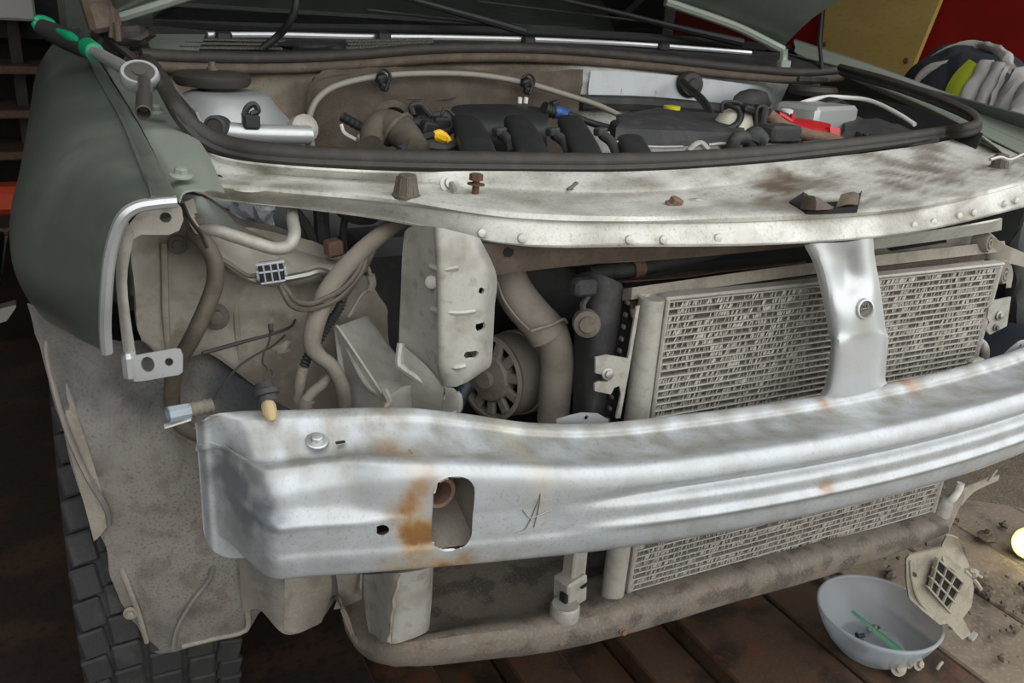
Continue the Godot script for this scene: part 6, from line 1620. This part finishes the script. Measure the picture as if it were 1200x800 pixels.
func bowl_group() -> void:
	var c := V(0.3846,-0.06,-0.187)
	var b := thing("bowl", "translucent bluish plastic bowl on the boards", "bowl", c)
	var g := G.new().lathe(c, V(0,1,0), [[0,.0085],[.056,.0085],[.062,.010],[.079,.024],[.094,.046],[.1035,.067],[.105,.078],[.108,.079],[.1078,.075],[.1065,.066],[.097,.045],[.082,.021],[.064,.002],[.060,0],[0,0]], 56)
	add(b, "bowl_body", g, "bowl")
	g = G.new().lathe(c + V(0,.0775,0), V(0,1,0), [[.1050,0],[.106,.003],[.1095,.003],[.1105,0],[.1095,-.003],[.106,-.002],[.1050,0]], 56)
	add(b, "rim", g, "bowl")
	g = G.new()
	var a := c + V(-.028,.062,-.035)
	var e := c + V(.020,.017,.048)
	var d := (e - a).normalized()
	var up := V(0,1,0)
	var sd := d.cross(up).normalized()
	var bs := Basis(sd, d.cross(sd).normalized() * -1.0, d)
	g.loft([[a + sd * .0045, a + bs.y * .002, a - sd * .0045, a - bs.y * .002], [a.lerp(e,.4) + sd * .0075, a.lerp(e,.4) + bs.y * .003, a.lerp(e,.4) - sd * .0075, a.lerp(e,.4) - bs.y * .003], [e + sd * .0125, e + bs.y * .003, e - sd * .0125, e - bs.y * .003]])
	lone("pry_tool", g, "green_tool", "green plastic pry tool leaning inside the bowl", "tool")
	var i := 0
	for o in [V(-.046,.014,-.012), V(-.030,.014,-.002), V(-.048,.016,.006), V(-.037,.026,-.006), V(-.034,.014,.014)]:
		g = G.new()
		var ax: Vector3 = [V(.6,.5,.3), V(-.3,.4,.7), V(.2,.8,.5), V(.9,.2,.3), V(-.6,.3,.6)][i]
		var p: Vector3 = c + o + V(0,.003,0)
		g.lathe(p, ax, [[0,0],[.0078,0],[.0078,.0025],[.004,.004],[.0042,.014],[0,.016]], 12)
		lone("push_clip", g, "black", "small black push clip in the heap beside the green tool", "clip", "black push clips in the bowl")
		i += 1
	g = G.new().lathe(c + V(.012,.018,-.022), V(.8,.25,.3), [[0,0],[.006,0],[.006,.004],[.003,.005],[.003,.018],[0,.019]], 10)
	lone("screw", g, "zinc", "shiny grey screw in the bowl to the right of the green tool", "screw")
	g = G.new().lathe(c + V(.026,.018,-.020), V(.3,.5,.6), [[0,0],[.007,0],[.007,.003],[.003,.004],[.003,.012],[0,.013]], 10)
	lone("screw", g, "rust", "small rusty screw in the bowl beside the shiny one", "screw")
	for q in [[V(0.3711,-0.058,-0.1155), V(-.35,.5,.8), .0085, "largest muddy washer bolt lying in front of the bowl"], [V(0.4019,-0.058,-0.119), V(-.1,.4,.8), .0068, "muddy bolt behind the largest one in front of the bowl"], [V(0.4145,-0.058,-0.1091), V(.0,.45,.9), .0070, "muddy bolt farthest from the boards' dark edge, before the bowl"], [V(0.3598,-0.058,-0.1341), V(-.7,.5,.4), .0065, "muddy bolt half hidden under the bowl's lower edge"]]:
		g = G.new().bolt(q[0] + V(0,.011,0), q[1], q[2], 1.75)
		g.lathe(q[0] + V(0,.011,0), -q[1], [[q[2]*.55,0],[q[2]*.55,.014],[0,.015]], 10)
		lone("washer_bolt", g, "mud_plastic", q[3], "bolt", "muddy bolts before the bowl")
	g = G.new().tube([V(0.446,-0.056,-0.0913), V(0.4538,-0.048,-0.0924), V(0.4708,-0.056,-0.1)], .003, 8, 3)
	lone("wood_chip", g, "mud_plastic", "small curled chip lying right of the bolts", "chip")

func mud_bracket() -> void:
	var b := thing("plastic_bracket", "muddy broken plastic bracket with a square grid, hanging down beside the bowl", "bracket", V(0.541,-0.0421,-0.1))
	var g := G.new().plate([V(0.3036,0.2036,-0.11), V(0.3095,0.2104,-0.11), V(0.3491,0.2088,-0.11), V(0.3851,0.2082,-0.11), V(0.4159,0.1763,-0.105), V(0.4729,0.1367,-0.1), V(0.4878,0.1038,-0.095), V(0.4924,0.0673,-0.088), V(0.476,0.0472,-0.082), V(0.508,0.0053,-0.075), V(0.4876,-0.0012,-0.07), V(0.438,0.0458,-0.075), V(0.4195,0.0479,-0.075), V(0.3654,0.0914,-0.082), V(0.3283,0.1243,-0.09), V(0.3133,0.1625,-0.1)], V(.0015,0,-.004), [[V(0.3299,0.1682,-0.1), .004, .009]])
	add(b, "plate", g, "mud_plastic")
	g = G.new().sheet([[V(0.375,0.2398,-0.101), V(0.3872,0.2375,-0.1), V(0.4063,0.2285,-0.099)], [V(0.3851,0.2082,-0.11), V(0.4312,0.1882,-0.11), V(0.4678,0.1615,-0.11)], [V(0.3841,0.182,-0.0985), V(0.4355,0.1477,-0.0985), V(0.4844,0.1131,-0.0985)]], 4, 4, .003)
	add(b, "upper_flap", g, "mud_plastic")
	# grid
	var gq := [V(0.3555,0.2038,-0.092), V(0.4462,0.1316,-0.092), V(0.4252,0.0805,-0.092), V(0.3582,0.142,-0.092)]
	g = G.new().plate(gq, V(0,.0005,-.004))
	add(b, "grid_shade", g, "dark")
	for i in 4:
		var f := i / 3.0
		g = G.new()
		g.box(gq[0].lerp(gq[1], f).lerp(gq[3].lerp(gq[2], f), .5), V((gq[0] - gq[3]).length() * (.98), .0035, .008), Basis((gq[3].lerp(gq[2],f) - gq[0].lerp(gq[1],f)).normalized(), V(0,.4,.9).cross((gq[3] - gq[0]).normalized()).cross(V(0,0,1)).normalized(), V(0,0,1)).orthonormalized(), .001)
		g.box(gq[0].lerp(gq[3], f).lerp(gq[1].lerp(gq[2], f), .5), V((gq[1] - gq[0]).length(), .0035, .008), Basis((gq[1].lerp(gq[2],f) - gq[0].lerp(gq[3],f)).normalized(), V(0,1,0), V(0,0,1)).orthonormalized(), .001)
		add(b, "grid_bar", g, "mud_plastic")
	g = G.new().tube([V(0.4675,0.1402,-0.097), V(0.4774,0.0962,-0.097), V(0.4696,0.0379,-0.097), V(0.4604,0.0258,-0.097)], .0045, 6, 3)
	g.tube([V(0.2952,0.2104,-0.098), V(0.3169,0.1629,-0.098), V(0.3588,0.1062,-0.098), V(0.4578,0.024,-0.098)], .0025, 6, 4)
	add(b, "edge_rib", g, "mud_plastic")
	g = G.new().box(V(0.5361,-0.0175,-0.098), V(.022,.012,.012), Basis.from_euler(V(.2,.3,.3)), .002)
	add(b, "foot_clip", g, "cable_grey")
	g = G.new().blob(V(0.4758,0.1386,-0.096), V(.012,.008,.008), 3, .7, 10, 6)
	g.tube([V(0.4479,0.1531,-0.096), V(0.4834,0.1237,-0.094), V(0.5074,0.0997,-0.093)], .004, 6, 3)
	g.tube([V(0.461,0.1503,-0.095), V(0.4989,0.1273,-0.093)], .003, 6, 3)
	add(b, "torn_tab", g, "mud_plastic")
	# lamp lying on the earth at the right
	var lp := V(0.9581,-0.06,-0.2664)
	var l := thing("work_lamp", "small lit yellow work lamp lying on the earth floor", "lamp", lp)
	var ax := V(-.62,.35,.45).normalized()
	add(l, "housing", G.new().lathe(lp + V(0,.035,0), ax, [[0,-.04],[.024,-.04],[.034,-.016],[.037,.0],[.0355,.005],[.032,.005],[.030,.001],[0,.0005]], 28), "lamp_rim", "pale yellow rim")
	var em := plain("lamp_glow", C(0xfff6c8), 0.4)
	em.emission_enabled = true
	em.emission = C(0xfff2b8)
	em.emission_energy_multiplier = 0.32
	add(l, "lens", G.new().lathe(lp + V(0,.035,0), ax, [[.030,.0015],[.024,.004],[.0,.006]], 28), "lamp_glow", "glowing lens")
	var om := OmniLight3D.new()
	om.name = "lamp_light"
	l.add_child(om)
	om.position = V(0,.035,0) + ax * .03
	om.light_color = C(0xfff0b8)
	om.light_energy = 0.002
	om.omni_range = 8.0
	om.omni_attenuation = 2.0
	om.light_size = 0.035
	om.shadow_enabled = true
	# clods and grit on the earth
	var rng := RandomNumberGenerator.new()
	rng.seed = 77
	var st := G.new()
	for i in 520:
		var p := V(.42 + rng.randf() * .62, -.052, -.75 + rng.randf() * .85)
		if p.x < .58 and p.z > -.35 or p.distance_to(lp) < .12: continue
		var s := .002 + pow(rng.randf(), 3.0) * .010
		st.blob(p, V(s * 1.2, s * .7, s), i, .5, 6, 4)
	lone("grit", st, "earth", "loose grit and crumbs of earth on the floor at the right", "grit", "", "stuff")
	var nm := ["earth clod farthest along the floor by the lamp", "earth clod below the bumper bar's right end", "earth clod beside the muddy bracket's torn corner"]
	var k := 0
	for q in [V(0.9301,-0.055,-0.3406), V(0.9591,-0.055,-0.4938), V(0.7495,-0.055,-0.2239)]:
		g = G.new().blob(q + V(0,.008,0), V(.022,.012,.018), 40 + k, .6, 12, 8)
		lone("clod", g, "earth", nm[k], "clod")
		k += 1

func background_things() -> void:
	# plywood board leaning at the red wall
	var g := G.new().plate([V(2,0.7266,-2.134), V(2,0.9311,-2.148), V(2,1.2573,-2.1857), V(2,1.2501,-1.605), V(2,0.8061,-1.7088), V(2,0.6421,-1.7446)], V(-.018,0,0))
	var pl := lone("plywood_board", g, "ply", "yellowish plywood board leaning against the red wall", "board")
	for q in [V(1.98,0.9578,-2.1352), V(1.98,0.9249,-1.7167)]:
		g = G.new().lathe(q, V(-1,0,0), [[.012,-.004],[.010,.002],[0,.003]], 12)
		add(pl, "knot", g, "rust", "dark knot")
	# clothes heaped beyond the far wing
	var j := thing("dark_jacket", "dark navy jacket with grey piping draped over the heap of clothes", "jacket", V(1.36,.45,-.95))
	g = G.new().sheet([
		[V(1.22,0.854,-1.0699), V(1.24,0.8996,-1.0707), V(1.28,0.9469,-1.055), V(1.32,0.9786,-1.001), V(1.34,0.9724,-0.9123), V(1.34,0.9386,-0.8305), V(1.34,0.8945,-0.749)],
		[V(1.16,0.8477,-0.9953), V(1.18,0.8964,-0.9926), V(1.2,0.9379,-0.9671), V(1.22,0.9596,-0.9121), V(1.24,0.9568,-0.8482), V(1.26,0.9253,-0.7925), V(1.28,0.8664,-0.717)],
		[V(1.12,0.792,-0.8833), V(1.14,0.8548,-0.8912), V(1.16,0.8872,-0.8857), V(1.16,0.9015,-0.8454), V(1.18,0.8975,-0.788), V(1.2,0.862,-0.7462), V(1.22,0.8202,-0.6812)],
		[V(1.12,.45,-1.1), V(1.14,.45,-1.0), V(1.16,.45,-.95), V(1.18,.45,-.9), V(1.2,.45,-.85), V(1.22,.45,-.8), V(1.25,.45,-.75)]], 5, 5, .02).jiggle(.012, 12.)
	add(j, "shell", g, "cloth_dark")
	g = G.new().tube([V(1.15,0.8791,-0.9847), V(1.15,0.9104,-0.9719), V(1.16,0.9338,-0.9497), V(1.17,0.9449,-0.9197), V(1.18,0.9573,-0.896)], [.006,.010,.013,.012,.008], 8, 5)
	g.tube([V(1.17,0.8844,-1.0248), V(1.14,0.8761,-0.9702), V(1.13,0.8705,-0.9392)], .012, 8, 3)
	add(j, "grey_piping", g, "cloth_grey", "grey piping")
	g = G.new().sheet([[V(1.13,0.9595,-0.8157), V(1.12,0.9531,-0.7926), V(1.12,0.9461,-0.7814)], [V(1.12,0.9213,-0.84), V(1.105,0.9162,-0.8034), V(1.11,0.9136,-0.7901)], [V(1.11,0.8761,-0.8438), V(1.095,0.8676,-0.8081), V(1.1,0.8573,-0.7923)], [V(1.1,0.7801,-0.8188), V(1.085,0.7746,-0.7861), V(1.09,0.767,-0.7686)]], 4, 5, .012)
	add(j, "lime_panel", g, "cloth_lime", "lime green lining")
	var w := thing("grey_jacket", "light grey jacket hanging in folds beside the lime green lining", "jacket", V(1.2,.45,-.75))
	var fold := []
	for i in 7:
		var f := i / 6.0
		var r := []
		for k in 15:
			var e := k / 14.0
			var p := V(1.12,0.9454,-0.7904).lerp(V(1.1,0.9489,-0.6931), e).lerp(V(1.06,0.7587,-0.7576).lerp(V(1.05,0.76,-0.629), e), f)
			p.x += .018 * sin(e * 17.0 + f * 1.3) * (.35 + f) - .035 * sin(f * PI * .8)
			p.y += .012 * sin(e * PI) * (1. - f)
			r.append(p)
		fold.append(r)
	g = G.new().sheet(fold, 3, 4, .012).jiggle(.012, 9.)
	add(w, "folds", g, "cloth_grey")
	g = G.new().tube([V(1.24,0.9568,-1.0202), V(1.26,0.9767,-0.9937), V(1.28,0.9959,-0.9374), V(1.26,0.989,-0.8671), V(1.22,0.9756,-0.8022), V(1.18,0.9506,-0.7491)], [.006,.014,.012,.014,.018,.012], 10, 5).jiggle(.008, 14.)
	add(w, "collar", g, "cloth_grey")
	var s := thing("grey_sleeve", "crumpled light grey sleeve at the right end of the clothes heap", "clothing", V(1.22,.45,-.6))
	g = G.new()
	g.tube([V(1.1,0.9414,-0.6492), V(1.07,0.9043,-0.6427), V(1.05,0.8645,-0.6298), V(1.04,0.8287,-0.6166), V(1.04,0.764,-0.6062)], [.03,.036,.03,.03,.034], 12, 5)
	g.tube([V(1.06,0.9235,-0.5951), V(1.03,0.8881,-0.5826), V(1.02,0.8436,-0.5747), V(1.02,0.7806,-0.5644)], [.03,.036,.034,.036], 12, 5)
	g.jiggle(.014, 14.)
	add_each(s, "fold", g, "cloth_grey")
	g = G.new().box(V(1.32,.18,-.95), V(.42,.48,.6), Basis.IDENTITY, .01)
	lone("storage_chest", g, "wood_dark", "low dark chest under the heap of clothes", "chest")
	# dim clutter behind the near wing
	var sh := thing("shelf_rack", "dim brown shelf rack behind the near wing", "shelf", V(-1.5,0,-3.95))
	for q in [V(-1.0047,0.6319,-3.95), V(-1.0273,0.4463,-3.95), V(-1.0492,0.2668,-3.95), V(-1.0903,-0.0706,-3.95)]:
		add(sh, "shelf_board", G.new().box(q + V(-.12,0,0), V(.9,.035,.4), Basis.from_euler(V(0,.1,0)), .005), "rust")
	g = G.new()
	for x in [-1.95, -1.0]:
		g.box(V(x,.9,-3.95), V(.05,1.8,.05))
	add_each(sh, "upright", g, "wood_dark")
	g = G.new().box(V(-1.049,0.9088,-3.8), V(.28,.15,.15), Basis.from_euler(V(0,.1,0)), .01)
	lone("white_box", g, "white_plastic", "white box in front of the black crate in the dim corner", "box")
	g = G.new().box(V(-0.9716,0.8919,-4.2), V(.42,.34,.12), Basis.from_euler(V(0,.1,0)), .02)
	lone("black_crate", g, "black", "black crate on the top shelf behind the green grip", "crate")
	g = G.new().box(V(-1.0568,0.325,-2.6), V(.20,.09,.12), Basis.IDENTITY, .02)
	lone("orange_tool_case", g, "orange", "orange case low down behind the near wing", "case")
	g = G.new().plate([V(-1.1259,0.0531,-2.2), V(-1.0791,0.0755,-2.2), V(-1.0378,0.0851,-2.2), V(-1.0366,0.0769,-2.2), V(-1.0662,0.0363,-2.2), V(-1.1302,0.0211,-2.2)], V(0,0,-.05))
	lone("metal_strip", g, "zinc", "light metal strip lying behind the near wing", "strip")
